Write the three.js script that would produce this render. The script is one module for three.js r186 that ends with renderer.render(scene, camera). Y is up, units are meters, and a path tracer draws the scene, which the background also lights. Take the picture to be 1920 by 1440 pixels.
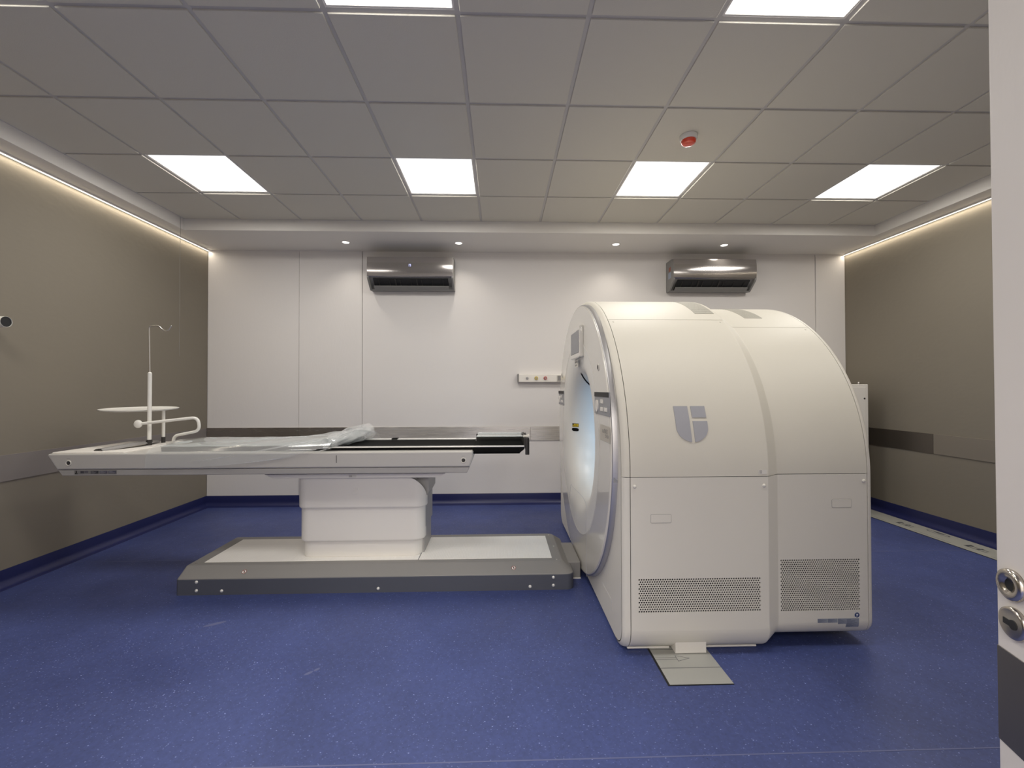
import * as THREE from 'three';
import { mergeGeometries } from 'three/addons/utils/BufferGeometryUtils.js';
import { RoundedBoxGeometry } from 'three/addons/geometries/RoundedBoxGeometry.js';
import { RectAreaLightUniformsLib } from 'three/addons/lights/RectAreaLightUniformsLib.js';

// ------------------------------------------------------------------ camera, light, exposure
const scene = new THREE.Scene();
const EYE = 1.33;
const camera = new THREE.PerspectiveCamera(84.99, 1920 / 1440, 0.02, 60);
camera.position.set(0, EYE, 0);
camera.rotation.set(0.01181, -0.02821, -0.0021, 'YXZ');
scene.add(camera);

const renderer = new THREE.WebGLRenderer({ antialias: true });
renderer.toneMapping = THREE.LinearToneMapping;
renderer.toneMappingExposure = 1.12;
renderer.shadowMap.enabled = true;
RectAreaLightUniformsLib.init();
scene.background = new THREE.Color(0x000000);

const PANEL_RADIANCE = 13.5;                 // ceiling panels
const PANEL_TINT = new THREE.Color().setRGB(1, 0.965, 0.905);
const UNSEEN_LAMP_RADIANCE = 36;  // unseen corridor lamps, stronger than the room panels to light near sides
const COVE_RADIANCE = 22;                  // warm strips along the side walls
const COVE_TINT = new THREE.Color().setRGB(1, 0.89, 0.72);
const SPOT_CANDELA = 0.7;                  // downlights over the back wall
const SPOT_TINT = new THREE.Color().setRGB(1, 0.93, 0.82);
const BORE_CANDELA = 0.10;                 // unseen blue ring deep in the bore, placed to light its wall
const BORE_TINT = new THREE.Color().setRGB(0.3, 0.6, 1);

// ------------------------------------------------------------------ room measures (metres)
const CEIL = 3.032, SOFFIT = 2.929;
const XL = -3.35, XR = 4.125, ZB = -4.89, ZF = 0.15;
const SXL = -3.15, SXR = 3.92, SZB = -4.256;         // inner faces of the dropped border
const GX0 = -0.191, GZ0 = -1.89, TILE = 0.6;         // ceiling grid

// ------------------------------------------------------------------ helpers
let seed = 12345;
const rnd = () => ((seed = (seed * 1664525 + 1013904223) >>> 0) / 4294967296);
const used = {};
function numbered(n) {
  const k = used[n] = (used[n] ?? -1) + 1;
  return k ? `${n}_${String(k).padStart(3, '0')}` : n;
}
function tag(o, label, category, group) {
  o.userData.label = label; o.userData.category = category;
  if (group) o.userData.group = group;
  return o;
}
function thing(name, label, category, p = [0, 0, 0], group) {
  const o = new THREE.Group(); o.name = numbered(name); o.position.set(...p); scene.add(o);
  o.userData.kind = 'thing';
  return tag(o, label, category, group);
}
function rootPos(o) { let r = o; while (r.parent && r.parent !== scene) r = r.parent; return r.position; }
function part(name, geo, mat, parent, label) {          // geometry in world coordinates
  const g = Array.isArray(geo) ? merge(geo) : geo.clone();
  const p = rootPos(parent); g.translate(-p.x, -p.y, -p.z);
  const m = new THREE.Mesh(g, mat); m.name = name; m.castShadow = m.receiveShadow = true; parent.add(m);
  if (label) m.userData.label = label;
  return m;
}
function solo(name, geo, mat, label, category, group) { // thing of one mesh, in world coordinates
  const m = new THREE.Mesh(Array.isArray(geo) ? merge(geo) : geo, mat);
  m.name = numbered(name); m.castShadow = m.receiveShadow = true; scene.add(m);
  return tag(m, label, category, group);
}
function struct(name, geo, mat, parent) {
  const m = new THREE.Mesh(Array.isArray(geo) ? merge(geo) : geo, mat);
  m.name = parent ? name : numbered(name); m.castShadow = m.receiveShadow = true; (parent || scene).add(m);
  if (!parent) m.userData.kind = 'structure';
  return m;
}
function clean(g) {
  let r = g.index ? g.toNonIndexed() : g;
  for (const k of Object.keys(r.attributes)) if (!['position', 'normal', 'uv'].includes(k)) r.deleteAttribute(k);
  if (!r.attributes.uv) r.setAttribute('uv', new THREE.BufferAttribute(new Float32Array(r.attributes.position.count * 2), 2));
  return r;
}
const merge = gs => mergeGeometries(gs.map(clean));
function box(x0, x1, y0, y1, z0, z1) {
  const g = new THREE.BoxGeometry(Math.abs(x1 - x0), Math.abs(y1 - y0), Math.abs(z1 - z0));
  g.translate((x0 + x1) / 2, (y0 + y1) / 2, (z0 + z1) / 2);
  return g;
}
function rbox(x0, x1, y0, y1, z0, z1, r = 0.004, seg = 2) {
  const w = Math.abs(x1 - x0), h = Math.abs(y1 - y0), d = Math.abs(z1 - z0);
  const g = new RoundedBoxGeometry(w, h, d, seg, Math.min(r, w / 2.01, h / 2.01, d / 2.01));
  g.translate((x0 + x1) / 2, (y0 + y1) / 2, (z0 + z1) / 2);
  return g;
}
const V = (x, y, z) => new THREE.Vector3(x, y, z);
function tube(pts, r, seg = 48, rad = 10, closed = false, tension = 0.5) {
  const c = new THREE.CatmullRomCurve3(pts.map(p => V(...p)), closed, 'catmullrom', tension);
  return new THREE.TubeGeometry(c, seg, r, rad, closed);
}
// straight runs joined by rounded corners of radius rc
function bentTube(pts, r, rc, rad = 12) {
  const P = pts.map(p => V(...p)), path = new THREE.CurvePath();
  let a = P[0];
  for (let i = 1; i < P.length; i++) {
    if (i === P.length - 1) { path.add(new THREE.LineCurve3(a, P[i])); break; }
    const din = P[i].clone().sub(P[i - 1]), dout = P[i + 1].clone().sub(P[i]);
    const k = Math.min(rc, din.length() / 2.05, dout.length() / 2.05);
    const b = P[i].clone().addScaledVector(din.normalize(), -k), c = P[i].clone().addScaledVector(dout.normalize(), k);
    path.add(new THREE.LineCurve3(a, b)); path.add(new THREE.QuadraticBezierCurve3(b, P[i], c)); a = c;
  }
  const ends = [P[0], P[P.length - 1]].map(p => { const s = new THREE.SphereGeometry(r, rad, 8); s.translate(p.x, p.y, p.z); return s; });
  return merge([new THREE.TubeGeometry(path, 24 * P.length, r, rad, false), ...ends]);
}
function cyl(a, b, r0, r1 = r0, seg = 20) {             // capped cylinder between two points
  const A = V(...a), B = V(...b), d = B.clone().sub(A), L = d.length();
  const g = new THREE.CylinderGeometry(r1, r0, L, seg);
  g.translate(0, L / 2, 0);
  g.applyQuaternion(new THREE.Quaternion().setFromUnitVectors(V(0, 1, 0), d.normalize()));
  g.translate(A.x, A.y, A.z);
  return g;
}
function dome(p, n, r, flat = 0.55) {                    // rounded bolt head
  const g = new THREE.SphereGeometry(r, 14, 7, 0, Math.PI * 2, 0, Math.PI / 2);
  g.scale(1, flat, 1);
  g.applyQuaternion(new THREE.Quaternion().setFromUnitVectors(V(0, 1, 0), V(...n).normalize()));
  g.translate(...p);
  return g;
}
// open grid from f(u,v) -> [x,y,z]; uv optional
function grid(nu, nv, f, uvf, flip = false) {
  const pos = [], uv = [], idx = [];
  for (let j = 0; j <= nv; j++) for (let i = 0; i <= nu; i++) {
    const u = i / nu, v = j / nv; pos.push(...f(u, v)); uv.push(...(uvf ? uvf(u, v) : [u, v]));
  }
  for (let j = 0; j < nv; j++) for (let i = 0; i < nu; i++) {
    const a = j * (nu + 1) + i, b = a + 1, c = a + nu + 1, d = c + 1;
    if (flip) idx.push(a, c, b, b, c, d); else idx.push(a, b, c, b, d, c);
  }
  const g = new THREE.BufferGeometry();
  g.setAttribute('position', new THREE.Float32BufferAttribute(pos, 3));
  g.setAttribute('uv', new THREE.Float32BufferAttribute(uv, 2));
  g.setIndex(idx); g.computeVertexNormals();
  return g;
}
// a skin with thickness: outer and inner sheet and the four edges
function skin(nu, nv, fo, fi, uvf) {
  const edge = (n, g0, g1, flip) => grid(n, 1, (u, v) => v < 0.5 ? g0(u) : g1(u), null, flip);
  return merge([
    grid(nu, nv, fo, uvf), grid(nu, nv, fi, uvf, true),
    edge(nu, u => fi(u, 0), u => fo(u, 0)), edge(nu, u => fo(u, 1), u => fi(u, 1)),
    edge(nv, v => fo(0, v), v => fi(0, v)), edge(nv, v => fi(1, v), v => fo(1, v)),
  ]);
}
function extrudeX(poly, x0, x1, bevel = 0) {            // polygon of [z, y], swept along x
  const s = new THREE.Shape(poly.map(([z, y]) => new THREE.Vector2(z, y)));
  const g = new THREE.ExtrudeGeometry(s, { depth: x1 - x0 - 2 * bevel, bevelEnabled: bevel > 0, bevelSize: bevel, bevelThickness: bevel, bevelOffset: -bevel, bevelSegments: 2, curveSegments: 10 });
  g.translate(0, 0, bevel);
  // local (X=z, Y=y, Z=depth) -> world (x=depth, y, z)
  g.applyMatrix4(new THREE.Matrix4().set(0, 0, 1, x0, 0, 1, 0, 0, 1, 0, 0, 0, 0, 0, 0, 1));
  const p = g.index; // reflection: turn the faces round
  const q = p ? g.toNonIndexed() : g; flipFaces(q); q.computeVertexNormals();
  return q;
}
function flipFaces(g) {
  for (const k of Object.keys(g.attributes)) {
    const a = g.attributes[k], n = a.itemSize;
    for (let i = 0; i < a.count; i += 3) for (let c = 0; c < n; c++) {
      const t = a.array[(i + 1) * n + c]; a.array[(i + 1) * n + c] = a.array[(i + 2) * n + c]; a.array[(i + 2) * n + c] = t;
    }
  }
}
function extrudeZ(poly, z0, z1, bevel = 0, holes) {      // polygon of [x, y], swept along z
  const s = poly instanceof THREE.Shape ? poly : new THREE.Shape(poly.map(([x, y]) => new THREE.Vector2(x, y)));
  if (holes) s.holes.push(...holes);
  const g = new THREE.ExtrudeGeometry(s, { depth: z1 - z0 - 2 * bevel, bevelEnabled: bevel > 0, bevelSize: bevel, bevelThickness: bevel, bevelOffset: -bevel, bevelSegments: 2, curveSegments: 12 });
  g.translate(0, 0, z0 + bevel);
  return g;
}
function roundRect(x0, x1, y0, y1, r) {
  const s = new THREE.Shape();
  s.moveTo(x0 + r, y0); s.lineTo(x1 - r, y0); s.absarc(x1 - r, y0 + r, r, -Math.PI / 2, 0); s.lineTo(x1, y1 - r);
  s.absarc(x1 - r, y1 - r, r, 0, Math.PI / 2); s.lineTo(x0 + r, y1); s.absarc(x0 + r, y1 - r, r, Math.PI / 2, Math.PI);
  s.lineTo(x0, y0 + r); s.absarc(x0 + r, y0 + r, r, Math.PI, Math.PI * 1.5);
  return s;
}
// plan outline of a rounded rectangle, [x, z] points, same count for any size
function planRing(x0, x1, z0, z1, r, n = 8) {
  const out = [], R = Array.isArray(r) ? r : [r, r, r, r];
  [[x1, z1, 0, -1, -1], [x0, z1, 1, 1, -1], [x0, z0, 2, 1, 1], [x1, z0, 3, -1, 1]].forEach(([x, z, q, sx, sz]) => {
    for (let i = 0; i <= n; i++) { const a = (q + i / n) * Math.PI / 2; out.push([x + sx * R[q] + R[q] * Math.cos(a), z + sz * R[q] + R[q] * Math.sin(a)]); }
  });
  return out;
}
function loftRings(rings) {                              // rings: [{ring, y}], closed with caps
  const gs = [], n = rings[0].ring.length;
  for (let k = 0; k + 1 < rings.length; k++) {
    const A = rings[k], B = rings[k + 1];
    gs.push(grid(n, 1, (u, v) => { const i = Math.round(u * n) % n, r = v < 0.5 ? A : B; return [r.ring[i][0], r.y, r.ring[i][1]]; }, null, true));
  }
  for (const [r, up] of [[rings[0], false], [rings[rings.length - 1], true]]) {
    const sg = new THREE.ShapeGeometry(new THREE.Shape(r.ring.map(([x, z]) => new THREE.Vector2(x, -z))));
    sg.rotateX(-Math.PI / 2); sg.translate(0, r.y, 0);
    if (!up) { const q = sg.toNonIndexed(); flipFaces(q); q.computeVertexNormals(); gs.push(q); } else gs.push(sg);
  }
  return merge(gs);
}

// ------------------------------------------------------------------ textures
function noiseTex(n, fn, srgb) {
  const d = new Uint8Array(n * n * 4);
  for (let y = 0; y < n; y++) for (let x = 0; x < n; x++) {
    const c = fn(x / n, y / n, x, y), i = (y * n + x) * 4;
    d[i] = c[0]; d[i + 1] = c[1]; d[i + 2] = c[2]; d[i + 3] = 255;
  }
  const t = new THREE.DataTexture(d, n, n); t.wrapS = t.wrapT = THREE.RepeatWrapping;
  t.magFilter = THREE.LinearFilter; t.minFilter = THREE.LinearMipmapLinearFilter; t.generateMipmaps = true;
  if (srgb) t.colorSpace = THREE.SRGBColorSpace;
  t.needsUpdate = true; return t;
}
// tiling value noise
function makeNoise(period, s) {
  const g = []; let k = s >>> 0; const r = () => ((k = (k * 1664525 + 1013904223) >>> 0) / 4294967296);
  for (let i = 0; i < period * period; i++) g.push(r());
  return (u, v) => {
    const x = u * period, y = v * period, xi = Math.floor(x), yi = Math.floor(y), fx = x - xi, fy = y - yi;
    const sx = fx * fx * (3 - 2 * fx), sy = fy * fy * (3 - 2 * fy), m = a => ((a % period) + period) % period;
    const at = (a, b) => g[m(b) * period + m(a)];
    return (at(xi, yi) * (1 - sx) + at(xi + 1, yi) * sx) * (1 - sy) + (at(xi, yi + 1) * (1 - sx) + at(xi + 1, yi + 1) * sx) * sy;
  };
}
const n6 = makeNoise(6, 3), n17 = makeNoise(17, 5), n60 = makeNoise(60, 7), n200 = makeNoise(200, 9), n500 = makeNoise(500, 11);
function canvasTex(w, h, draw) {
  const c = document.createElement('canvas'); c.width = w; c.height = h;
  const x = c.getContext('2d'); draw(x, w, h);
  const t = new THREE.CanvasTexture(c); t.colorSpace = THREE.SRGBColorSpace; t.anisotropy = 8; return t;
}
// blue safety vinyl: fine mottle, pale and dark flecks (2.4 m repeat)
const FLOOR_N = 2048;
const fleck = new Float32Array(FLOOR_N * FLOOR_N);
for (let k = 0; k < 21000; k++) {
  const x = Math.floor(rnd() * FLOOR_N), y = Math.floor(rnd() * FLOOR_N), a = rnd() < 0.22 ? -0.5 : 0.25 + rnd() * rnd() * 1.1, r = rnd() < 0.3 ? 1.9 : 1.1;
  for (let j = -2; j <= 2; j++) for (let i = -2; i <= 2; i++) if (i * i + j * j * 1.6 <= r * r * 1.3)
    fleck[((y + j + FLOOR_N) % FLOOR_N) * FLOOR_N + (x + i + FLOOR_N) % FLOOR_N] += a;
}
const floorMap = noiseTex(FLOOR_N, (u, v, x, y) => {
  const f = fleck[y * FLOOR_N + x], m = 0.90 + 0.07 * n6(u, v) + 0.06 * n17(u, v) + 0.08 * n200(u, v) + 0.06 * n500(u, v) - 0.05;
  const p = Math.max(0, f), d = Math.min(0, f);
  return [64, 75, 126].map(c => Math.max(0, Math.min(255, c * m * (1 + d * 0.35) + p * 80)));
}, true);
const floorRough = noiseTex(512, (u, v) => { const c = 255 * (0.55 + 0.22 * n6(u, v) + 0.15 * n17(v, u) + 0.08 * n60(u, v)); return [c, c, c]; });
const wallBump = noiseTex(512, (u, v) => { const c = 255 * (0.5 * n60(u, v) + 0.5 * n200(u, v)); return [c, c, c]; });
const tileBump = noiseTex(512, (u, v) => { const c = 255 * Math.min(1, 0.45 * n200(u, v) + 0.55 * n500(u, v)); return [c, c, c]; });
const skinBump = noiseTex(512, (u, v) => { const c = 255 * (0.4 * n200(u, v) + 0.6 * n500(u, v)); return [c, c, c]; });
const brushRough = noiseTex(512, (u, v) => { const c = 255 * (0.5 + 0.3 * n200(0.1, v) + 0.2 * n17(u, v)); return [c, c, c]; });
const rib = noiseTex(256, (u, v) => { const a = Math.abs(((u * 16) % 1) - 0.5) * 2, c = 255 * Math.min(1, Math.max(0, a * 1.6 - 0.2)); return [c, c, c]; });

function lin(r, g, b) { return new THREE.Color().setRGB(r, g, b); }
function mat(color, roughness, extra = {}) { return new THREE.MeshStandardMaterial({ color, roughness, metalness: 0, side: THREE.DoubleSide, ...extra }); }
function pmat(color, roughness, extra = {}) { return new THREE.MeshPhysicalMaterial({ color, roughness, side: THREE.DoubleSide, ...extra }); }
const rep = (t, x, y = x) => { const c = t.clone(); c.repeat.set(x, y); c.needsUpdate = true; return c; };

const M = {
  floor: mat(0xffffff, 0.62, { map: floorMap, roughnessMap: floorRough }),
  cove: mat(lin(0.013, 0.017, 0.085), 0.38),
  weld: mat(lin(0.11, 0.125, 0.25), 0.5),
  white: mat(lin(0.74, 0.71, 0.69), 0.6, { bumpMap: wallBump, bumpScale: 0.0004 }),
  soffit: mat(lin(0.82, 0.79, 0.745), 0.7),
  taupe: mat(lin(0.222, 0.195, 0.152), 0.75, { bumpMap: wallBump, bumpScale: 0.0008 }),
  joint: mat(lin(0.5, 0.47, 0.45), 0.9),
  tile: mat(lin(0.67, 0.64, 0.565), 0.95, { bumpMap: rep(tileBump, 1.6), bumpScale: 0.0006 }),
  tee: mat(lin(0.56, 0.54, 0.52), 0.55),
  plenum: mat(lin(0.12, 0.12, 0.12), 1),
  steel: mat(lin(0.52, 0.49, 0.45), 0.30, { metalness: 1, roughnessMap: brushRough }),
  steelBright: mat(lin(0.60, 0.57, 0.53), 0.34, { metalness: 0.55, roughnessMap: brushRough }),
  steelDark: mat(lin(0.17, 0.15, 0.13), 0.42, { metalness: 0.85 }),
  film: mat(lin(0.24, 0.215, 0.20), 0.6, { metalness: 0.25 }),
  filmRight: mat(lin(0.24, 0.21, 0.17), 0.6, { metalness: 0.25 }),
  chrome: mat(lin(0.52, 0.48, 0.43), 0.2, { metalness: 1 }),
  satin: mat(lin(0.62, 0.6, 0.57), 0.28, { metalness: 1 }),
  dark: mat(lin(0.012, 0.012, 0.013), 0.6),
  black: pmat(lin(0.006, 0.006, 0.006), 0.8, { specularIntensity: 0.2 }),
  charcoal: pmat(lin(0.05, 0.047, 0.045), 0.6, { specularIntensity: 0.4 }),
  gantry: pmat(lin(0.68, 0.645, 0.56), 0.5, { bumpMap: rep(skinBump, 6), bumpScale: 0.0003 }),
  gantryLow: pmat(lin(0.72, 0.685, 0.61), 0.5, { bumpMap: rep(skinBump, 6), bumpScale: 0.0003 }),
  fascia: pmat(lin(0.70, 0.67, 0.605), 0.2, { clearcoat: 0.7, clearcoatRoughness: 0.04 }),
  funnel: pmat(lin(0.74, 0.72, 0.67), 0.32),
  band: mat(lin(0.55, 0.54, 0.54), 0.36, { metalness: 0.8 }),
  logo: mat(lin(0.40, 0.40, 0.43), 0.4, { metalness: 0.1 }),
  core: mat(lin(0.008, 0.008, 0.008), 0.9),
  grey: mat(lin(0.30, 0.30, 0.31), 0.45),
  greyMid: mat(lin(0.235, 0.225, 0.215), 0.45),
  greyBand: mat(lin(0.078, 0.083, 0.105), 0.5),
  cream: pmat(lin(0.80, 0.765, 0.71), 0.42),
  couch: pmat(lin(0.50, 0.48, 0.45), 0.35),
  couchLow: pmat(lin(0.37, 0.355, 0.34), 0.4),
  tread: mat(lin(0.90, 0.87, 0.82), 0.5, { bumpMap: rep(rib, 5, 5), bumpScale: 0.0008 }),
  pole: pmat(lin(0.82, 0.80, 0.75), 0.3),
  pad: mat(lin(0.36, 0.38, 0.38), 0.7),
  rail: mat(lin(0.75, 0.74, 0.71), 0.3, { metalness: 0.3 }),
  acSilver: mat(lin(0.40, 0.375, 0.36), 0.13, { metalness: 0.75 }),
  acBody: mat(lin(0.24, 0.235, 0.225), 0.4),
  door: pmat(lin(0.68, 0.64, 0.60), 0.5, { bumpMap: wallBump, bumpScale: 0.0002 }),
  doorStrip: mat(lin(0.17, 0.16, 0.155), 0.4, { metalness: 0.8 }),
  red: pmat(lin(0.75, 0.06, 0.02), 0.25, { clearcoat: 0.6 }),
  plastic: pmat(lin(0.93, 0.94, 0.94), 0.12, { transmission: 0.79, ior: 1.5, thickness: 0 }),
  clear: pmat(lin(0.9, 0.92, 0.92), 0.08, { transmission: 0.8, ior: 1.4, thickness: 0 }),
  plate: mat(lin(0.36, 0.36, 0.34), 0.45, { metalness: 0.35 }),
};
function glow(color, s) { return new THREE.MeshStandardMaterial({ color: lin(0.02, 0.02, 0.02), roughness: 0.6, emissive: color, emissiveIntensity: s }); }
const GLOW = { panel: glow(lin(1, 0.975, 0.955), 0.96), edge: glow(lin(1, 0.995, 0.98), 1.5), cove: glow(lin(1, 0.96, 0.86), 1.6), down: glow(lin(1, 0.97, 0.88), 2.2), bore: glow(lin(0.3, 0.6, 1), 1.6), digit: glow(lin(0.6, 0.65, 1), 1.3) };

// ------------------------------------------------------------------ the room
{
  const fg = new THREE.PlaneGeometry(XR - XL + 0.3, 7.6, 1, 1); fg.rotateX(-Math.PI / 2); fg.translate((XL + XR) / 2, 0, -1.3);
  const slab = box(XL - 0.15, XR + 0.15, -0.12, -0.002, ZB - 0.2, 2.5);
  const pa = fg.attributes.position, ua = fg.attributes.uv;
  for (let i = 0; i < pa.count; i++) ua.setXY(i, pa.getX(i) / 2.4, pa.getZ(i) / 2.4);
  const floor = struct('floor', [fg, slab], M.floor);
  for (const z of [-1.514, -3.345]) struct('weld_seam', box(XL + 0.05, XR - 0.05, -0.001, 0.0008, z - 0.0025, z + 0.0025), M.weld, floor);
  for (const [x, z, a, b, t] of [[-1.62, -2.44, 0.055, 0.014, 0.5], [-0.90, -2.005, 0.02, 0.009, 0.7], [-0.872, -2.03, 0.015, 0.008, 0.9]]) { // pale scuffs
    const q = new THREE.CircleGeometry(1, 18); q.rotateX(-Math.PI / 2); q.scale(a, 1, b); q.rotateY(t); q.translate(x, 0.0006, z);
    struct('scuff_mark', q, M.weld, floor);
  }
}
{ // back wall: backing with four lining boards, the second and fourth a little proud
  const back = struct('wall_back', box(XL - 0.15, XR + 0.15, -0.1, CEIL + 0.3, ZB - 0.2, ZB - 0.012), M.joint);
  const b = [[XL, -2.314, 0], [-2.314, -1.594, 0.006], [-1.594, 3.765, 0], [3.765, XR, 0.006]];
  for (const [x0, x1, f] of b) struct('wall_board', rbox(x0 + 0.002, x1 - 0.002, 0, SOFFIT + 0.02, ZB - 0.02, ZB + f, 0.003), M.white, back);
}
struct('wall_left', box(XL - 0.2, XL, -0.1, CEIL + 0.3, ZB, ZF + 0.1), M.taupe);
struct('wall_right', box(XR, XR + 0.2, -0.1, CEIL + 0.3, ZB, ZF + 0.1), M.taupe);
const DX0 = -1.02, DX1 = 0.605;  // out-of-view doorway, left side widened to let more corridor light in
struct('wall_front', [box(XL - 0.2, DX0 - 0.04, -0.1, CEIL + 0.3, ZF, ZF + 0.16), box(DX1 + 0.04, XR + 0.2, -0.1, CEIL + 0.3, ZF, ZF + 0.16), box(DX0 - 0.04, DX1 + 0.04, 2.26, CEIL + 0.3, ZF, ZF + 0.16)], M.white);
struct('trim_1', [box(DX0 - 0.05, DX0, 0, 2.26, ZF - 0.01, ZF + 0.17), box(DX1, DX1 + 0.05, 0, 2.26, ZF - 0.01, ZF + 0.17), box(DX0 - 0.05, DX1 + 0.05, 2.22, 2.27, ZF - 0.01, ZF + 0.17)], M.door);
// unseen corridor behind the camera, sized to pass lamp light into the room
struct('wall_corridor', [box(-2.1, -2.0, -0.1, 2.8, ZF + 0.16, 4.8), box(1.7, 1.8, -0.1, 2.8, ZF + 0.16, 4.8), box(-2.1, 1.8, -0.1, 2.8, 4.7, 4.8), box(-2.1, 1.8, 2.7, 2.8, ZF + 0.16, 4.8)], M.white);
struct('floor_corridor', box(-2, 1.7, -0.1, -0.001, 2.5, 4.7), M.plate);
for (const z of [1.1, 2.3, 3.5]) for (const x of [-0.8, 0.7]) { // unseen lamps, out of view, placed to light the gantry near side and door
  struct('unseen_corridor_lamp', box(x - 0.3, x + 0.3, 2.69, 2.71, z - 0.3, z + 0.3), GLOW.panel);
  const L = new THREE.RectAreaLight(PANEL_TINT, UNSEEN_LAMP_RADIANCE, 0.55, 0.55);
  L.position.set(x, 2.688, z); L.lookAt(x, 0, z); scene.add(L);
}

// ceiling: slab above, exposed tee grid, lay-in tiles that hang a little below it
const ceiling = struct('ceiling', box(XL - 0.2, XR + 0.2, CEIL + 0.12, CEIL + 0.3, ZB - 0.2, ZF + 0.16), M.plenum);
const gx = [SXL], gz = [SZB];
for (let c = -4; c <= 6; c++) gx.push(GX0 + TILE * c);
gx.push(SXR);
for (let i = 3; i >= -3; i--) gz.push(GZ0 - TILE * i);
gz.push(ZF);
const panelCells = new Set();
{
  const T = [];
  for (const x of gx) T.push(box(x - 0.012, x + 0.012, CEIL + 0.008, CEIL + 0.04, SZB, ZF));
  for (const z of gz) T.push(box(SXL, SXR, CEIL + 0.0085, CEIL + 0.0395, z - 0.012, z + 0.012));
  struct('ceiling_grid', T, M.tee, ceiling);
  struct('ceiling_backing', box(SXL - 0.1, SXR + 0.1, CEIL + 0.05, CEIL + 0.06, SZB - 0.1, ZF), M.plenum, ceiling);
  const full = new RoundedBoxGeometry(TILE - 0.022, 0.03, TILE - 0.022, 2, 0.003);
  for (let i = 0; i + 1 < gx.length; i++) for (let j = 0; j + 1 < gz.length; j++) {
    if ([-4, -1, 2, 5].includes(i - 5) && (j === 1 || j === 4)) { panelCells.add(`${i},${j}`); continue; }
    const w = gx[i + 1] - gx[i], d = gz[j + 1] - gz[j];
    const g = Math.abs(w - TILE) < 1e-6 && Math.abs(d - TILE) < 1e-6 ? full : new RoundedBoxGeometry(w - 0.022, 0.03, d - 0.022, 2, 0.003);
    const m = struct('ceiling_tile', g, M.tile, ceiling);
    m.position.set((gx[i] + gx[i + 1]) / 2, CEIL + 0.015 + (rnd() - 0.5) * 0.0012, (gz[j] + gz[j + 1]) / 2);
    m.rotation.y = Math.abs(w - d) < 1e-6 ? Math.floor(rnd() * 4) * Math.PI / 2 : 0;
  }
}
// dropped plaster border on three sides
struct('trim_2', box(XL, XR, SOFFIT, CEIL + 0.1, ZB, SZB - 0.012), M.soffit);
struct('trim_3', box(XL, SXL - 0.012, SOFFIT, CEIL + 0.1, SZB - 0.012, ZF), M.soffit);
struct('trim_4', box(SXR + 0.012, XR, SOFFIT, CEIL + 0.1, SZB - 0.012, ZF), M.soffit);
// coved vinyl skirting
function coveProfile() {
  const p = [[0.0, 0.118], [0.004, 0.12], [0.006, 0.055]];
  for (let i = 1; i <= 8; i++) { const a = i / 8 * Math.PI / 2; p.push([0.056 - 0.05 * Math.cos(a), 0.055 - 0.05 * Math.sin(a) - 0.001 * i / 8]); }
  p.push([0.062, 0.001], [0.062, 0.0], [0, 0]);
  return p;
}
{
  const P = coveProfile();
  const along = (a, b, place) => grid(P.length - 1, 1, (u, v) => { const q = P[Math.round(u * (P.length - 1))]; return place(q, v < 0.5 ? a : b); });
  struct('baseboard_back', along(XL, XR, ([d, y], t) => [t, y, ZB + 0.006 + d]), M.cove);
  struct('baseboard_left', along(ZB, ZF, ([d, y], t) => [XL + d, y, t]), M.cove);
  struct('baseboard_right', along(ZB, ZF, ([d, y], t) => [XR - d, y, t]), M.cove);
}
// steel bumper strips
{
  const sb = struct('trim_5', rbox(XL + 0.004, -2.316, 0.730, 0.893, ZB + 0.004, ZB + 0.012, 0.001), M.steel);
  struct('strip_length', rbox(-2.312, -1.596, 0.730, 0.893, ZB + 0.006, ZB + 0.014, 0.001), M.steel, sb);
  struct('strip_length', rbox(-1.592, 0.35, 0.730, 0.893, ZB + 0.002, ZB + 0.009, 0.001), M.steelBright, sb);
  struct('strip_length', rbox(0.353, 3.763, 0.730, 0.893, ZB + 0.002, ZB + 0.009, 0.001), M.steelBright, sb);
  struct('strip_length', rbox(3.767, XR - 0.01, 0.730, 0.893, ZB + 0.006, ZB + 0.014, 0.001), M.steel, sb);
  struct('trim_6', rbox(XL, XL + 0.007, 0.712, 0.891, ZB + 0.014, ZF, 0.001), M.film);
  const sr = struct('trim_7', rbox(XR - 0.007, XR, 0.705, 0.893, ZB + 0.014, -3.88, 0.001), M.steelDark);
  struct('strip_length', rbox(XR - 0.008, XR, 0.705, 0.893, -3.878, ZF, 0.001), M.filmRight, sr);
}

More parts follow.
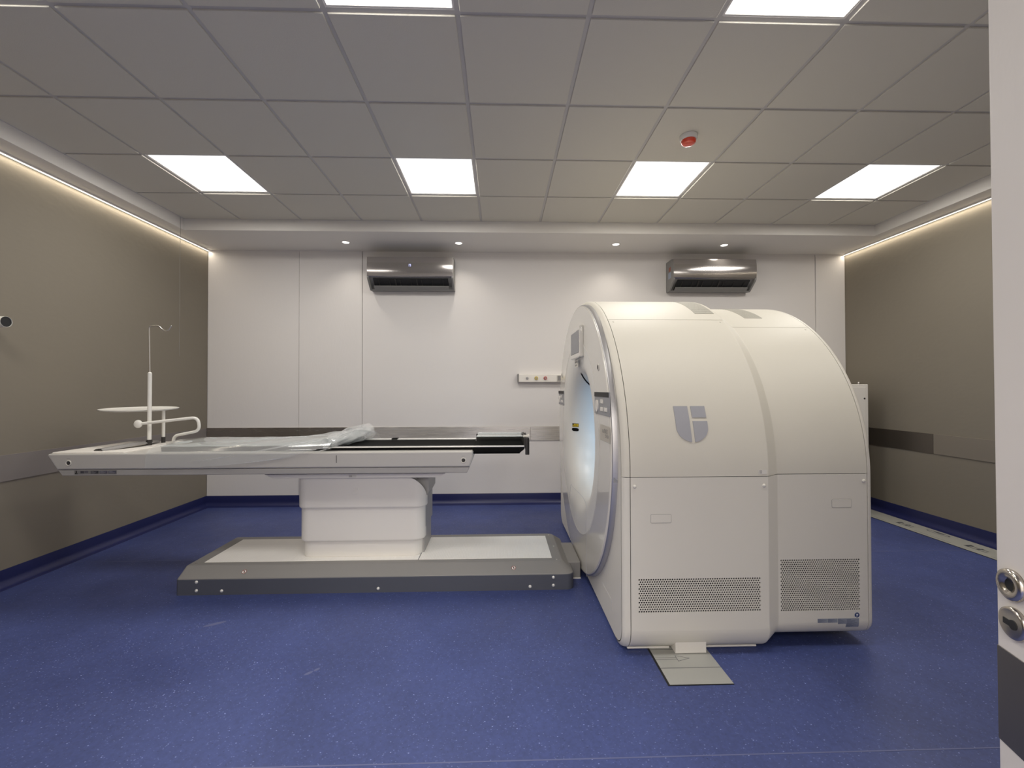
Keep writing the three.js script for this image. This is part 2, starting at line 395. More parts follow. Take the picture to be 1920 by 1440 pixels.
// ------------------------------------------------------------------ ceiling panels
{
  const where = { '-4': 'leftmost', '-1': 'second from the left', 2: 'third from the left', 5: 'rightmost' };
  for (const key of panelCells) {
    const [i, j] = key.split(',').map(Number), c = i - 5;
    const x0 = gx[i], x1 = gx[i + 1], z0 = gz[j], z1 = gz[j + 1], cx = (x0 + x1) / 2, cz = (z0 + z1) / 2;
    const row = j === 1 ? 'row nearest the back wall' : 'row cut by the photo edge';
    const t = thing('ceiling_light_panel', `square white light panel, ${where[c]} in the ${row}`, 'ceiling light', [cx, CEIL, cz], 'square light panels set in the tile ceiling');
    const a = 0.289, b = 0.279, y0 = CEIL + 0.010, y1 = CEIL + 0.03;
    part('frame', [box(cx - a, cx + a, y0, y1, cz - a, cz - b), box(cx - a, cx + a, y0, y1, cz + b, cz + a), box(cx - a, cx - b, y0, y1, cz - b, cz + b), box(cx + b, cx + a, y0, y1, cz - b, cz + b)], M.soffit, t);
    const e = 0.262;
    part('glowing_edge', [box(cx - b, cx + b, y0 + 0.003, y1, cz - b, cz - e), box(cx - b, cx + b, y0 + 0.003, y1, cz + e, cz + b), box(cx - b, cx - e, y0 + 0.003, y1, cz - e, cz + e), box(cx + e, cx + b, y0 + 0.003, y1, cz - e, cz + e)], GLOW.edge, t);
    part('diffuser', box(cx - e, cx + e, y0 + 0.003, y1, cz - e, cz + e), GLOW.panel, t);
    const L = new THREE.RectAreaLight(PANEL_TINT, PANEL_RADIANCE, 0.55, 0.55);
    L.position.set(cx, CEIL + 0.0115, cz); L.lookAt(cx, 0, cz); scene.add(L);
  }
}
// warm light strips where the side walls meet the dropped border
for (const [sx, side] of [[-1, 'left'], [1, 'right']]) {
  const xw = sx < 0 ? XL : XR, q = -sx, z0 = ZB + 0.01, z1 = ZF - 0.01;
  const t = thing('cove_light_strip', `slim warm white light strip along the top of the ${side} taupe wall`, 'light strip', [xw + q * 0.012, SOFFIT - 0.008, (z0 + z1) / 2], 'light strips along the side walls');
  part('channel', [box(xw + q * 0.001, xw + q * 0.024, SOFFIT - 0.003, SOFFIT - 0.0005, z0, z1), box(xw + q * 0.022, xw + q * 0.024, SOFFIT - 0.012, SOFFIT - 0.003, z0, z1)], M.soffit, t);
  part('diffuser', box(xw + q * 0.006, xw + q * 0.0215, SOFFIT - 0.015, SOFFIT - 0.003, z0, z1), GLOW.cove, t);
  const L = new THREE.RectAreaLight(COVE_TINT, COVE_RADIANCE, 0.018, z1 - z0);
  L.position.set(xw + q * 0.026, SOFFIT - 0.017, (z0 + z1) / 2); L.rotation.x = -Math.PI / 2; scene.add(L);
}
// downlights in the border over the back wall
[[-1.676, 'to the left of the left air conditioner'], [-0.452, 'just right of the left air conditioner'], [1.284, 'just left of the right air conditioner'], [2.499, 'directly over the right air conditioner']].forEach(([x, where]) => {
  const z = -4.588, t = thing('downlight', `small round recessed downlight glowing ${where}`, 'downlight', [x, SOFFIT, z], 'round downlights in the border over the back wall');
  const ring = new THREE.LatheGeometry([[0.036, -0.001], [0.040, -0.004], [0.047, -0.003], [0.05, 0.0005]].map(p => new THREE.Vector2(...p)), 32); ring.translate(x, SOFFIT, z);
  part('ring', ring, M.soffit, t);
  const lens = new THREE.SphereGeometry(0.038, 28, 8, 0, Math.PI * 2, Math.PI / 2, Math.PI / 2); lens.scale(1, 0.16, 1); lens.translate(x, SOFFIT - 0.0005, z);
  part('lens', lens, GLOW.down, t);
  const L = new THREE.SpotLight(SPOT_TINT, SPOT_CANDELA, 0, 1.1, 0.6, 2);
  L.position.set(x, SOFFIT - 0.012, z); L.target.position.set(x, 0, z); L.castShadow = true; L.shadow.radius = 3;
  scene.add(L, L.target);
});
// ------------------------------------------------------------------ the scanner gantry
{
  const YC = 0.89, ZC = -3.14, R = 1.075, YB = 0.002, RB = 0.13;      // cover outline, seen along the bore
  const L1 = YC - YB - RB, LC = RB * Math.PI / 2, TOP = Math.PI * R;
  function outline(s, o) {                                            // s: metres from the seam, up over the top (+) or down (-)
    if (s > TOP / 2) { const [y, z] = outline(TOP - s, o); return [y, 2 * ZC - z]; }
    if (s >= 0) { const a = s / R; return [YC + (R + o) * Math.sin(a), ZC + (R + o) * Math.cos(a)]; }
    if (s >= -L1) return [YC + s, ZC + R + o];
    const b = (-s - L1) / RB, c = [YB + RB, ZC + R - RB];
    if (b <= Math.PI / 2) return [c[0] - (RB + o) * Math.sin(b), c[1] + (RB + o) * Math.cos(b)];
    return [YB - o, Math.max(ZC, c[1] - (-s - L1 - LC))];
  }
  const BODY = [[0.645, 0], [1.0, 0], [1.338, 0], [1.345, -0.002], [1.41, -0.046], [1.42, -0.05], [1.65, -0.05], [1.889, -0.05]];
  const offAt = x => { for (let i = 1; i < BODY.length; i++) if (x <= BODY[i][0]) { const [a, b] = [BODY[i - 1], BODY[i]]; return a[1] + (b[1] - a[1]) * Math.max(0, (x - a[0]) / (b[0] - a[0])); } return -0.05; };
  const onBody = (x, s, out) => { const [y, z] = outline(s, offAt(x) + out); return [x, y, z]; };
  function cover(stations, s0, s1, ns, th = 0.005) {                  // a moulded cover between two lines of the outline
    const n = stations.length - 1;
    const f = d => (u, v) => { const [x, o] = stations[Math.round(u * n)]; const [y, z] = outline(s0 + (s1 - s0) * v, o + d); return [x, y, z]; };
    return skin(n, ns, f(0), f(-th), (u, v) => [stations[Math.round(u * n)][0], s0 + (s1 - s0) * v]);
  }
  function patch(x0, x1, s0, s1, out, nx = 8, ns = 8) {               // thin label or plate lying on the cover
    const f = d => (u, v) => onBody(x0 + (x1 - x0) * u, s0 + (s1 - s0) * v, d);
    return skin(nx, ns, f(out), f(-0.001));
  }
  const g = thing('scanner_gantry', 'large cream ring-shaped medical scanner with round bore, grey logo and perforated vents', 'scanner', [1.27, 0, ZC]);
  const G = 0.0015, UP = 52.5 * Math.PI / 180 * R;

  // dark frame inside, seen in the joints and through the vents
  const CORE = [[0.63, -0.035], ...BODY.slice(0, -1).map(([x, o]) => [x, o - 0.014]), [1.895, -0.064]];
  part('inner_frame', cover(CORE, -(L1 + LC + R - RB), TOP + L1 + LC + R - RB, 150, 0.004), M.core, g);

  // covers
  part('upper_side_cover', cover(BODY, G, UP - G, 40), M.gantry, g);
  part('upper_side_cover', cover(BODY, TOP - UP + G, TOP - G, 40), M.gantry, g);
  part('top_cover', cover(BODY, UP + G, TOP - UP - G, 50), M.gantry, g);
  const lowEnd = -(L1 + LC);
  function vented(x0, x1, zf, y0, y1, hx0, hx1, nx, hy0, ny, py) {     // flat lower panel with staggered round holes
    const s = new THREE.Shape([[x0, y0], [x1, y0], [x1, y1], [x0, y1]].map(p => new THREE.Vector2(...p)));
    const px = (hx1 - hx0) / (nx - 1);
    for (let r = 0; r < ny; r++) for (let c = 0; c < nx - (r % 2); c++) {
      const cx = hx0 + px * (c + (r % 2) / 2), cy = hy0 + py * r, h = new THREE.Path();
      for (let k = 0; k < 8; k++) { const a = -k / 8 * Math.PI * 2, q = [cx + 0.0046 * Math.cos(a), cy + 0.0046 * Math.sin(a)]; k ? h.lineTo(...q) : h.moveTo(...q); }
      h.closePath(); s.holes.push(h);
    }
    const e = new THREE.ExtrudeGeometry(s, { depth: 0.004, bevelEnabled: false }); e.translate(0, 0, zf - 0.004);
    return e;
  }
  const yFlat = YB + RB, ySeam = YC - G;
  part('lower_side_cover', [
    vented(0.645, 1.338, ZC + R, yFlat, ySeam, 0.686, 1.292, 52, 0.227, 15, 0.0112),
    vented(1.42, 1.889, ZC + R - 0.05, yFlat, ySeam, 1.436, 1.842, 36, 0.196, 25, 0.01055),
    cover(BODY.slice(2, 6), -L1, -G, 24), cover(BODY, lowEnd, -L1, 14),
  ], M.gantryLow, g);
  part('lower_side_cover', cover(BODY, TOP + G, TOP + L1 + LC, 30), M.gantryLow, g);
  const FRONT = [[0.605, -0.022], [0.609, -0.012], [0.617, -0.004], [0.627, -0.0005], [0.6415, 0]];
  part('front_cover', cover(FRONT, G, TOP - G, 110), M.gantry, g);
  const cap = new THREE.Shape();
  for (let i = 0; i <= 200; i++) { const s = lowEnd + (TOP - 2 * lowEnd) * i / 200, [y, z] = outline(s, -0.022); i ? cap.lineTo(z, y) : cap.moveTo(z, y); }
  const BY = 0.987, BZ = -3.09;                                        // bore axis
  const hole = new THREE.Path(); hole.absarc(BZ, BY, 0.75, 0, Math.PI * 2, true); cap.holes.push(hole);
  const flatX = (shape, x0, x1, seg = 64) => {
    const e = new THREE.ExtrudeGeometry(shape, { depth: x1 - x0, bevelEnabled: false, curveSegments: seg });
    e.applyMatrix4(new THREE.Matrix4().set(0, 0, 1, x0, 0, 1, 0, 0, 1, 0, 0, 0, 0, 0, 0, 1));
    const q = e.index ? e.toNonIndexed() : e; flipFaces(q); q.computeVertexNormals(); return q;
  };
  part('front_lower_cover', [cover(FRONT, lowEnd, -G, 40), cover(FRONT, TOP + G, TOP - lowEnd, 40), flatX(cap, 0.605, 0.61)], M.gantryLow, g);
  const REAR = [[1.8925, -0.05], [1.905, -0.0505], [1.914, -0.056], [1.919, -0.066]];
  part('rear_cover', cover(REAR, lowEnd, TOP - lowEnd, 170), M.gantryLow, g);
  const rearCap = new THREE.Shape();
  for (let i = 0; i <= 200; i++) { const s = lowEnd + (TOP - 2 * lowEnd) * i / 200, [y, z] = outline(s, -0.066); i ? rearCap.lineTo(z, y) : rearCap.moveTo(z, y); }
  const rh = new THREE.Path(); rh.absarc(BZ, BY, 0.37, 0, Math.PI * 2, true); rearCap.holes.push(rh);
  part('rear_panel', flatX(rearCap, 1.912, 1.919), M.gantryLow, g);
  part('plinth', [rbox(0.645, 0.862, 0.004, 0.0135, -3.9, -2.134, 0.003), rbox(1.04, 1.315, 0.004, 0.0135, -3.9, -2.134, 0.003), rbox(0.7, 1.75, 0, 0.03, -3.9, -2.5, 0.01)], M.cream, g);

  // round front: metal band, glossy fascia, flared mouth, bore
  const ring = prof => { const q = new THREE.LatheGeometry(prof.map(([x, r]) => new THREE.Vector2(r, x)), 160); q.rotateZ(-Math.PI / 2); q.translate(0, BY, BZ); return q; };
  part('metal_band', ring([[0.612, 0.9], [0.612, 0.948], [0.608, 0.950], [0.580, 0.947], [0.576, 0.943], [0.576, 0.936]]), M.band, g);
  part('fascia', ring([[0.577, 0.9405], [0.572, 0.9395], [0.569, 0.935], [0.568, 0.925], [0.568, 0.70], [0.5665, 0.6955], [0.566, 0.6925], [0.5672, 0.6905]]), M.fascia, g);
  const mouth = (t, phi, out = 0) => {                                 // t 0..1 from rim to throat, phi from straight down towards the near side
    const a = t * Math.PI / 2, r = 0.6915 - 0.3215 * Math.sin(a) - out * Math.sin(a), x = 0.5674 + 0.31 * Math.pow(1 - Math.cos(a), 1.55) - out * Math.cos(a);
    return [x, BY - r * Math.cos(phi), BZ + r * Math.sin(phi)];
  };
  part('bore_mouth', grid(160, 26, (u, v) => mouth(v, u * Math.PI * 2), null, true), M.funnel, g);
  part('bore_liner', ring([[0.888, 0.372], [0.888, 0.37], [1.2, 0.37], [1.915, 0.37], [1.915, 0.374]]), M.funnel, g);
  part('scan_window_ring', ring([[0.876, 0.376], [0.877, 0.366], [0.887, 0.366], [0.888, 0.376]]), M.black, g, 'black ring around the throat of the bore');
  part('unseen_blue_ring', ring([[1.00, 0.3695], [1.00, 0.366], [1.03, 0.366], [1.03, 0.3695]]), GLOW.bore, g, 'blue glowing ring out of view in the bore, lights its wall');  // ring and its point lights are out of view, tinting the bore blue
  for (let k = 0; k < 4; k++) {
    const a = Math.PI / 4 + k * Math.PI / 2, L = new THREE.PointLight(BORE_TINT, BORE_CANDELA);
    L.position.set(1.015, BY + 0.345 * Math.sin(a), BZ + 0.345 * Math.cos(a)); L.castShadow = true; scene.add(L);
  }
  // joint of the removable lower piece
  {
    const pts = [], side = (z, t) => mouth(t, Math.asin(z / (0.6915 - 0.3215 * Math.sin(t * Math.PI / 2))), 0.0003);
    for (const t of [0.01, 0.06, 0.12, 0.2]) pts.push(side(0.32, t));
    for (let i = 0; i <= 16; i++) { const phi = 0.58 - 1.22 * i / 16; pts.push(mouth(0.5 - 0.52 * Math.pow(phi + 0.02, 2), phi, 0.0003)); }
    for (const t of [0.2, 0.12, 0.06, 0.01]) pts.push(side(-0.33, t));
    const low = z => tube([[0.5677, 0.09, z], [0.5677, 0.2, z], [0.5677, 0.365, z]], 0.0011, 20, 6);
    part('joint_line', [tube(pts, 0.0011, 90, 6), low(-2.77), low(-3.42)], M.logo, g);
  }
  // controls on the front
  {
    const face = 0.568, glyph = M.grey;
    const scr = part('touch_screen', rbox(0.541, face + 0.002, 1.548, 1.768, -3.20, -2.84, 0.008, 3), M.fascia, g);
    part('screen_glass', rbox(0.5385, 0.543, 1.582, 1.738, -3.17, -2.87, 0.003), M.grey, scr);
    const icons = canvasTex(256, 128, (c, w, h) => {
      c.fillStyle = '#d3cec2'; c.fillRect(0, 0, w, h); c.fillStyle = '#55524e';
      for (let i = 0; i < 3; i++) c.fillRect(14 + i * 52, 16, 40, 34);
      for (let i = 0; i < 3; i++) c.fillRect(14 + i * 52, 76, 40, 34);
      c.fillRect(186, 10, 10, 100); c.beginPath(); c.arc(222, 40, 22, 0, 7); c.fill();
    });
    const iconMat = mat(0xffffff, 0.4, { map: icons });
    part('icon_print', grid(1, 1, (u, v) => [mouth(0.14, Math.PI)[0] - 0.004, 1.49 + 0.05 * v, -3.15 + 0.13 * u]), iconMat, g);
    const pad = canvasTex(512, 256, (c, w, h) => {
      c.fillStyle = '#76736f'; c.fillRect(0, 0, w, h); c.fillStyle = '#4a4441'; c.fillRect(0, 0, w, 62);
    });
    const padMat = mat(0xffffff, 0.3, { map: pad });
    for (const [z0, z1, label] of [[-2.485, -2.155, 'grey key pad beside the bore, nearest the camera'], [-4.015, -3.70, 'grey key pad beside the bore on the far side']]) {
      const k = part('control_panel', rbox(face - 0.006, face + 0.002, 1.185, 1.312, z0, z1, 0.002), M.grey, g, label);
      const zc = z0 + (z1 - z0) * 0.2;
      part('display', rbox(face - 0.0085, face - 0.004, 1.285, 1.311, z0 + 0.004, z1 - 0.004, 0.001), M.charcoal, k);
      part('round_button', cyl([face - 0.005, 1.232, zc], [face - 0.011, 1.232, zc], 0.036, 0.034, 28), M.fascia, k);
      for (const [dz, dy] of [[0.47, 0.024], [0.47, -0.018], [0.72, -0.018]]) part('key', rbox(face - 0.010, face - 0.004, 1.224 + dy, 1.247 + dy, z0 + (z1 - z0) * dz, z0 + (z1 - z0) * dz + 0.055, 0.002), M.fascia, k);
    }
    for (const z of [-2.405, -3.82]) {
      const e = new THREE.SphereGeometry(0.022, 18, 10); e.scale(0.2, 1, 1.1); e.translate(face - 0.001, 1.455, z);
      const b = part('speaker_eye', e, M.fascia, g);
      const p = new THREE.SphereGeometry(0.016, 16, 8); p.scale(0.25, 1, 1.1); p.translate(face - 0.0025, 1.455, z); part('dark_lens', p, M.charcoal, b);
    }
    const model = canvasTex(512, 384, (c, w, h) => {
      c.fillStyle = '#c0b9ac'; c.fillRect(0, 0, w, h); c.fillStyle = '#5d5854'; c.textBaseline = 'alphabetic';
      c.font = 'bold 150px sans-serif'; c.fillText('uMI', 110, 190); c.font = 'bold 105px sans-serif'; c.fillText('550', 265, 285);
    });
    const mm = mat(0xffffff, 0.3, { map: model });
    part('model_badge', grid(1, 1, (u, v) => [face - 0.0012, 1.045 + 0.085 * v, -2.365 + 0.21 * u]), mm, g, 'grey badge with dark letters');
    // warning label and light slot inside the flare
    const warn = canvasTex(256, 96, (c, w, h) => {
      c.fillStyle = '#1a1812'; c.fillRect(0, 0, w, h); c.fillStyle = '#d8b62a'; c.beginPath(); c.moveTo(34, 10); c.lineTo(66, 84); c.lineTo(4, 84); c.fill();
      c.fillRect(76, 12, 170, 72); c.fillStyle = '#1a1812'; c.font = 'bold 46px sans-serif'; c.fillText('LASER', 82, 64);
    });
    const far = Math.PI * 1.5, f = (t0, t1, y0, y1, out) => (u, v) => { const t = t0 + (t1 - t0) * u, y = y0 + (y1 - y0) * v, r = Math.hypot(0.692 - 0.322 * Math.sin(t * Math.PI / 2), 0); return mouth(t, far - Math.asin((y - BY) / r), out); };
    part('warning_label', grid(6, 3, f(0.50, 0.635, 1.008, 1.038, 0.0015)), mat(0xffffff, 0.4, { map: warn }), g, 'black and yellow warning label');
    const slot = skin(8, 4, (u, v) => f(0.49, 0.635, 0.972, 1.000, 0.0015)(u, 0.5 + (v - 0.5) * Math.sqrt(Math.max(0.02, 1 - Math.pow(Math.abs(2 * u - 1), 4)))), (u, v) => f(0.49, 0.635, 0.972, 1.000, -0.002)(u, v));
    part('laser_slot', slot, M.black, g);
    const up = []; for (let i = 0; i <= 10; i++) up.push(mouth(0.505 + 0.21 * i / 10, 3.27 + 0.24 * i / 10, -0.002));
    part('laser_slot', [tube(up, 0.0085, 30, 10)], M.black, g, 'dark curved slot at the top of the bore');
    // small latches in the band and the cover
    part('band_latch', [rbox(0.583, 0.606, 0.845, 0.875, BZ + 0.936, BZ + 0.9405, 0.001)], M.grey, g);
  }
  // emblem: three grey pieces on the curved side
  {
    const x0 = 0.884, x1 = 1.05, sT = 0.356, sB = 0.172, H = sT - sB, W = x1 - x0;
    const piece = (b0, b1, aL, aR) => {                                // bounds across as functions of the height fraction
      const f = out => (u, v) => { const b = b0 + (b1 - b0) * v, l = aL(b), r = Math.max(l + 1e-4, aR(b)); return onBody(x0 + (l + (r - l) * u) * W, sT - b * H, out); };
      return skin(3, 30, f(0.0035), f(-0.001));
    };
    const round = b => b < 0.6 ? 1 : Math.sqrt(Math.max(0, 1 - Math.pow((b - 0.6) / 0.401, 2)));
    part('emblem', piece(0, 1, b => Math.min(0.43, 0.03 * b + 0.5 - 0.5 * round(b)), b => 0.435 + 0.03 * b), M.logo, g);
    part('emblem', piece(0, 0.325, b => 0.53 + 0.03 * b, b => 0.97 + 0.03 * b), M.logo, g);
    part('emblem', piece(0.425, 1, b => 0.53 + 0.03 * b, b => Math.max(0.565, 0.49 + 0.50 * round(b))), M.logo, g);
  }
  // recessed grips, bolts, prints, vents on top
  for (const [x, y, zf] of [[0.796, 0.685, ZC + R], [1.755, 0.738, ZC + R - 0.05]]) {
    const w = 0.052, h = 0.022;
    const grip = part('grip_cover', extrudeZ(roundRect(x - w, x + w, y - h, y + h, 0.006), zf - 0.002, zf + 0.0004), M.greyMid, g);
    part('grip_face', extrudeZ(roundRect(x - w + 0.0014, x + w - 0.0014, y - h + 0.0014, y + h - 0.0014, 0.005), zf - 0.002, zf + 0.0012, 0.0005), M.gantryLow, grip);
  }
  for (const [x, s] of [[0.665, -0.046], [1.318, -0.046], [1.872, -0.038]]) part('bolt', dome(onBody(x, s, 0), [0, 0, 1], 0.0095, 0.7), M.fascia, g);
  for (const [x, s] of [[0.672, UP - 0.025], [1.315, UP - 0.025], [1.86, UP - 0.025]]) { const [, y, z] = onBody(x, s, 0), a = s / R; part('bolt', dome([x, y, z], [0, Math.sin(a), Math.cos(a)], 0.006, 0.4), M.gantry, g); }
  const tag1 = canvasTex(128, 64, (c, w, h) => { c.fillStyle = '#dcd8d0'; c.fillRect(0, 0, w, h); c.fillStyle = '#6a6764'; for (let i = 0; i < 4; i++) c.fillRect(14, 12 + i * 12, 40, 5); });
  part('sticker', patch(1.29, 1.332, 0.012, 0.033, 0.0012, 2, 2), mat(0xffffff, 0.5, { map: tag1 }), g);
  const disc = canvasTex(128, 128, (c, w, h) => {
    c.fillStyle = '#e4e2dc'; c.fillRect(0, 0, w, h); c.fillStyle = '#1c2f66'; c.beginPath(); c.arc(64, 64, 60, 0, 7); c.fill(); c.fillStyle = '#f0f0ee';
    c.beginPath(); c.arc(60, 34, 11, 0, 7); c.fill(); c.fillRect(50, 48, 18, 34); c.fillRect(68, 56, 26, 10); c.fillRect(36, 84, 60, 9); c.fillRect(78, 66, 8, 18);
  });
  const blue = canvasTex(256, 128, (c, w, h) => {
    c.fillStyle = '#8d919c'; c.fillRect(0, 0, w, h); c.fillStyle = '#4f566a'; for (let i = 0; i < 9; i++) c.fillRect(8, 8 + i * 13, 80 + ((i * 53) % 140), 5);
  });
  const blueMat = mat(0xffffff, 0.45, { map: blue });
  const sy = y => y - YC;                                              // label heights on the flat and the bend below it
  part('information_label', patch(1.815, 1.842, sy(0.180), sy(0.153), 0.0012, 3, 3), mat(0xffffff, 0.45, { map: disc }), g, 'round blue and white sign');
  part('information_label', patch(1.622, 1.672, sy(0.150), sy(0.128), 0.0012, 3, 4), blueMat, g, 'grey-blue printed label');
  part('information_label', patch(1.674, 1.726, sy(0.150), sy(0.128), 0.0012, 3, 4), blueMat, g, 'grey-blue printed label');
  part('information_label', patch(1.728, 1.776, sy(0.150), sy(0.116), 0.0012, 3, 5), blueMat, g, 'grey-blue printed label');
  part('information_label', patch(1.772, 1.838, sy(0.150), sy(0.086), 0.0016, 3, 8), blueMat, g, 'grey-blue printed label');
  const mesh = noiseTex(64, (u, v) => { const d = Math.hypot(u - 0.5, v - 0.5), c = d < 0.33 ? 70 : 196; return [c, c - 4, c - 16]; }, true);
  const meshMat = mat(0xffffff, 0.5, { map: rep(mesh, 22, 60) });
  const deg = a => a * Math.PI / 180 * R;
  part('top_vent', patch(1.205, 1.325, deg(57), deg(100), 0.0012, 3, 30), meshMat, g, 'grey perforated grille in the top cover');
  part('top_vent', patch(1.56, 1.675, deg(60), deg(100), 0.0012, 3, 30), meshMat, g, 'grey perforated grille in the top cover');
  // cable outlet box at the foot
  {
    const f = new THREE.Shape(); f.moveTo(0.874, 0.005); f.lineTo(1.031, 0.005); f.lineTo(1.031, 0.06); f.absarc(1.005, 0.062, 0.026, 0, Math.PI / 2); f.lineTo(0.90, 0.088); f.absarc(0.90, 0.062, 0.026, Math.PI / 2, Math.PI); f.lineTo(0.874, 0.005);
    part('cable_outlet_box', extrudeZ(f, -2.28, -2.086, 0.004), M.cream, g);
  }
  // access plate low on the front
  const acc = part('access_plate', rbox(0.6042, 0.607, 0.118, 0.182, -2.487, -2.285, 0.001), M.logo, g);
  part('plate_face', rbox(0.6034, 0.607, 0.1195, 0.1805, -2.4855, -2.2865, 0.001), M.gantryLow, acc);
}

// ------------------------------------------------------------------ the patient table
const TZ = -3.10;
{
  const t = thing('patient_table', 'long white scanner table on a stepped pedestal and grey floor platform', 'scanner table', [-0.95, 0, TZ]);
  // platform
  const far = [0.03, 0.03, 0.03, 0.05], rr = [0.05, 0.02, 0.02, 0.05];
  const A = planRing(-2.10, 0.49, -3.47, -2.782, rr), B = planRing(-2.098, 0.488, -3.468, -2.784, rr);
  const base = part('platform', loftRings([{ ring: A, y: 0 }, { ring: A, y: 0.098 }, { ring: B, y: 0.1 }]), M.greyBand, t, 'dark grey lower edge of the platform');
  const C = planRing(-2.088, 0.424, -3.40, -2.856, [0.04, 0.012, 0.012, 0.04]), D = planRing(-2.08, 0.414, -3.392, -2.864, [0.04, 0.01, 0.01, 0.04]);
  const top = part('platform_top', loftRings([{ ring: B, y: 0.101 }, { ring: planRing(-2.096, 0.485, -3.465, -2.787, rr), y: 0.106 }, { ring: C, y: 0.157 }, { ring: D, y: 0.161 }]), M.greyMid, t, 'sloping grey top edge of the platform');
  for (const [x0, x1] of [[-2.0, -0.566], [-0.56, 0.355]]) part('tread_plate', rbox(x0, x1, 0.155, 0.1635, -3.335, -2.905, 0.001), M.tread, t, 'white ribbed plate to step on');
  for (const [x, y] of [[-1.965, 0.085], [-1.965, 0.03], [-1.805, 0.026], [-0.80, 0.026], [0.195, 0.024], [0.35, 0.082], [0.35, 0.03]]) part('bolt', dome([x, y, -2.782], [0, 0, 1], 0.0105, 0.75), M.rail, t);
  for (const [x, z] of [[0.385, -2.88], [0.385, -3.36], [0.395, -3.12], [-2.045, -2.89]]) part('bolt', dome([x, 0.1605, z], [0, 1, 0], 0.006, 0.35), M.satin, t);
  const noStep = canvasTex(128, 128, (c, w, h) => {
    c.fillStyle = '#8a8580'; c.fillRect(0, 0, w, h); c.fillStyle = '#e9e6e0'; c.beginPath(); c.arc(64, 64, 56, 0, 7); c.fill();
    c.fillStyle = '#1c1a18'; c.beginPath(); c.ellipse(64, 48, 15, 22, 0, 0, 7); c.fill(); c.fillRect(56, 72, 16, 24);
    c.strokeStyle = '#7c1d1d'; c.lineWidth = 11; c.beginPath(); c.arc(64, 64, 52, 0, 7); c.stroke(); c.beginPath(); c.moveTo(28, 28); c.lineTo(100, 100); c.stroke();
  });
  const noStepMat = mat(0xffffff, 0.5, { map: noStep });
  for (const x of [-1.685, 0.088]) {
    const q = new THREE.CircleGeometry(0.0165, 28); q.rotateX(-0.94); q.translate(x, 0.1325, -2.8195);
    part('no_stepping_sign', q, noStepMat, t, 'round red and white no stepping sign');
  }
  // low housing that bridges the gap to the gantry
  const bridge = part('bridge_cover', rbox(0.44, 0.562, 0.004, 0.115, -3.32, -2.945, 0.006), M.greyMid, t, 'low grey housing between platform and gantry');
  part('floor_seal', rbox(0.44, 0.563, 0, 0.006, -3.33, -2.936, 0.002), M.cream, bridge);
  // telescopic pedestal, lowest cover first
  const ped = [[-1.388, -0.556, -2.965, 0.16, 0.30], [-1.402, -0.536, -2.95, 0.272, 0.505], [-1.413, -0.524, -2.938, 0.505, 0.722]];
  ped.forEach(([x0, x1, z, y0, y1], k) => {
    const rc = 0.075, path = [];
    for (let i = 0; i <= 6; i++) path.push([x0, -3.25 + (z * -1 * 0) + i / 6 * (z - rc + 3.25)]);
    for (let i = 1; i <= 10; i++) { const a = Math.PI - i / 10 * Math.PI / 2; path.push([x0 + rc + rc * Math.cos(a), z - rc + rc * Math.sin(a)]); }
    for (let i = 1; i <= 40; i++) path.push([x0 + rc + i / 40 * (x1 - x0 - 2 * rc), z]);
    for (let i = 1; i <= 10; i++) { const a = Math.PI / 2 - i / 10 * Math.PI / 2; path.push([x1 - rc + rc * Math.cos(a), z - rc + rc * Math.sin(a)]); }
    for (let i = 1; i <= 4; i++) path.push([x1, z - rc - i / 4 * 0.03]);
    const n = path.length - 1, cx = (x0 + x1) / 2;
    const topAt = x => k < 2 ? y1 : (x < -0.665 ? y1 : y1 - 0.15 * (1 - Math.sqrt(Math.max(0, 1 - Math.pow(Math.min(1, (x + 0.665) / 0.141), 2)))));
    const inward = (p, d) => [p[0] + Math.sign(cx - p[0]) * d * Math.min(1, Math.abs(cx - p[0]) / 0.3), p[1] - d];
    const f = d => (u, v) => { const p = path[Math.round(u * n)], q = d ? inward(p, d) : p, yt = topAt(p[0]); const e = Math.min(1, v / 0.06), rnd_ = 0.006 * (1 - Math.sqrt(1 - (1 - e) * (1 - e))); const w = inward(q, d ? 0 : rnd_); return [w[0], y0 + (yt - y0) * v, w[1]]; };
    part('pedestal_cover', skin(n, 30, f(0), f(0.02)), M.cream, t);
  });
  part('pedestal_rear_cover', [
    extrudeZ([[-1.37, 0.16], [-0.545, 0.16], [-0.545, 0.33], [-0.535, 0.345], [-0.535, 0.55], [-0.512, 0.59], [-0.512, 0.728], [-1.40, 0.728]], -3.33, -3.03, 0.003),
    box(-1.36, -0.6, 0.16, 0.72, -3.04, -2.99)], M.couchLow, t);
  const crest = new THREE.Shape(); crest.absarc(0, 0, 0.024, Math.PI, Math.PI * 2);
  part('embossed_emblem', [rbox(-1.027, -1.008, 0.618, 0.648, -2.942, -2.9365, 0.001), rbox(-1.002, -0.983, 0.634, 0.648, -2.942, -2.9365, 0.001), rbox(-1.002, -0.983, 0.612, 0.629, -2.942, -2.9365, 0.001), rbox(-1.024, -0.986, 0.602, 0.611, -2.942, -2.9365, 0.002)], M.cream, t);
  // carrier plate under the table
  part('carrier_plate', extrudeZ([[-1.60, 0.752], [-1.545, 0.723], [-0.445, 0.723], [-0.40, 0.735], [-0.378, 0.752]], -3.36, -2.90, 0.003), M.cream, t);
  const st = canvasTex(128, 64, (c, w, h) => { c.fillStyle = '#d6d2c8'; c.fillRect(0, 0, w, h); c.fillStyle = '#6a6764'; for (let i = 0; i < 4; i++) c.fillRect(10, 10 + i * 12, 50, 5); });
  const stm = mat(0xffffff, 0.5, { map: st });
  part('sticker', box(-1.035, -0.985, 0.728, 0.744, -2.9005, -2.8985), stm, t);
  // body of the table: upper shell, lower shell
  const zN = -2.80, zF = -3.40;
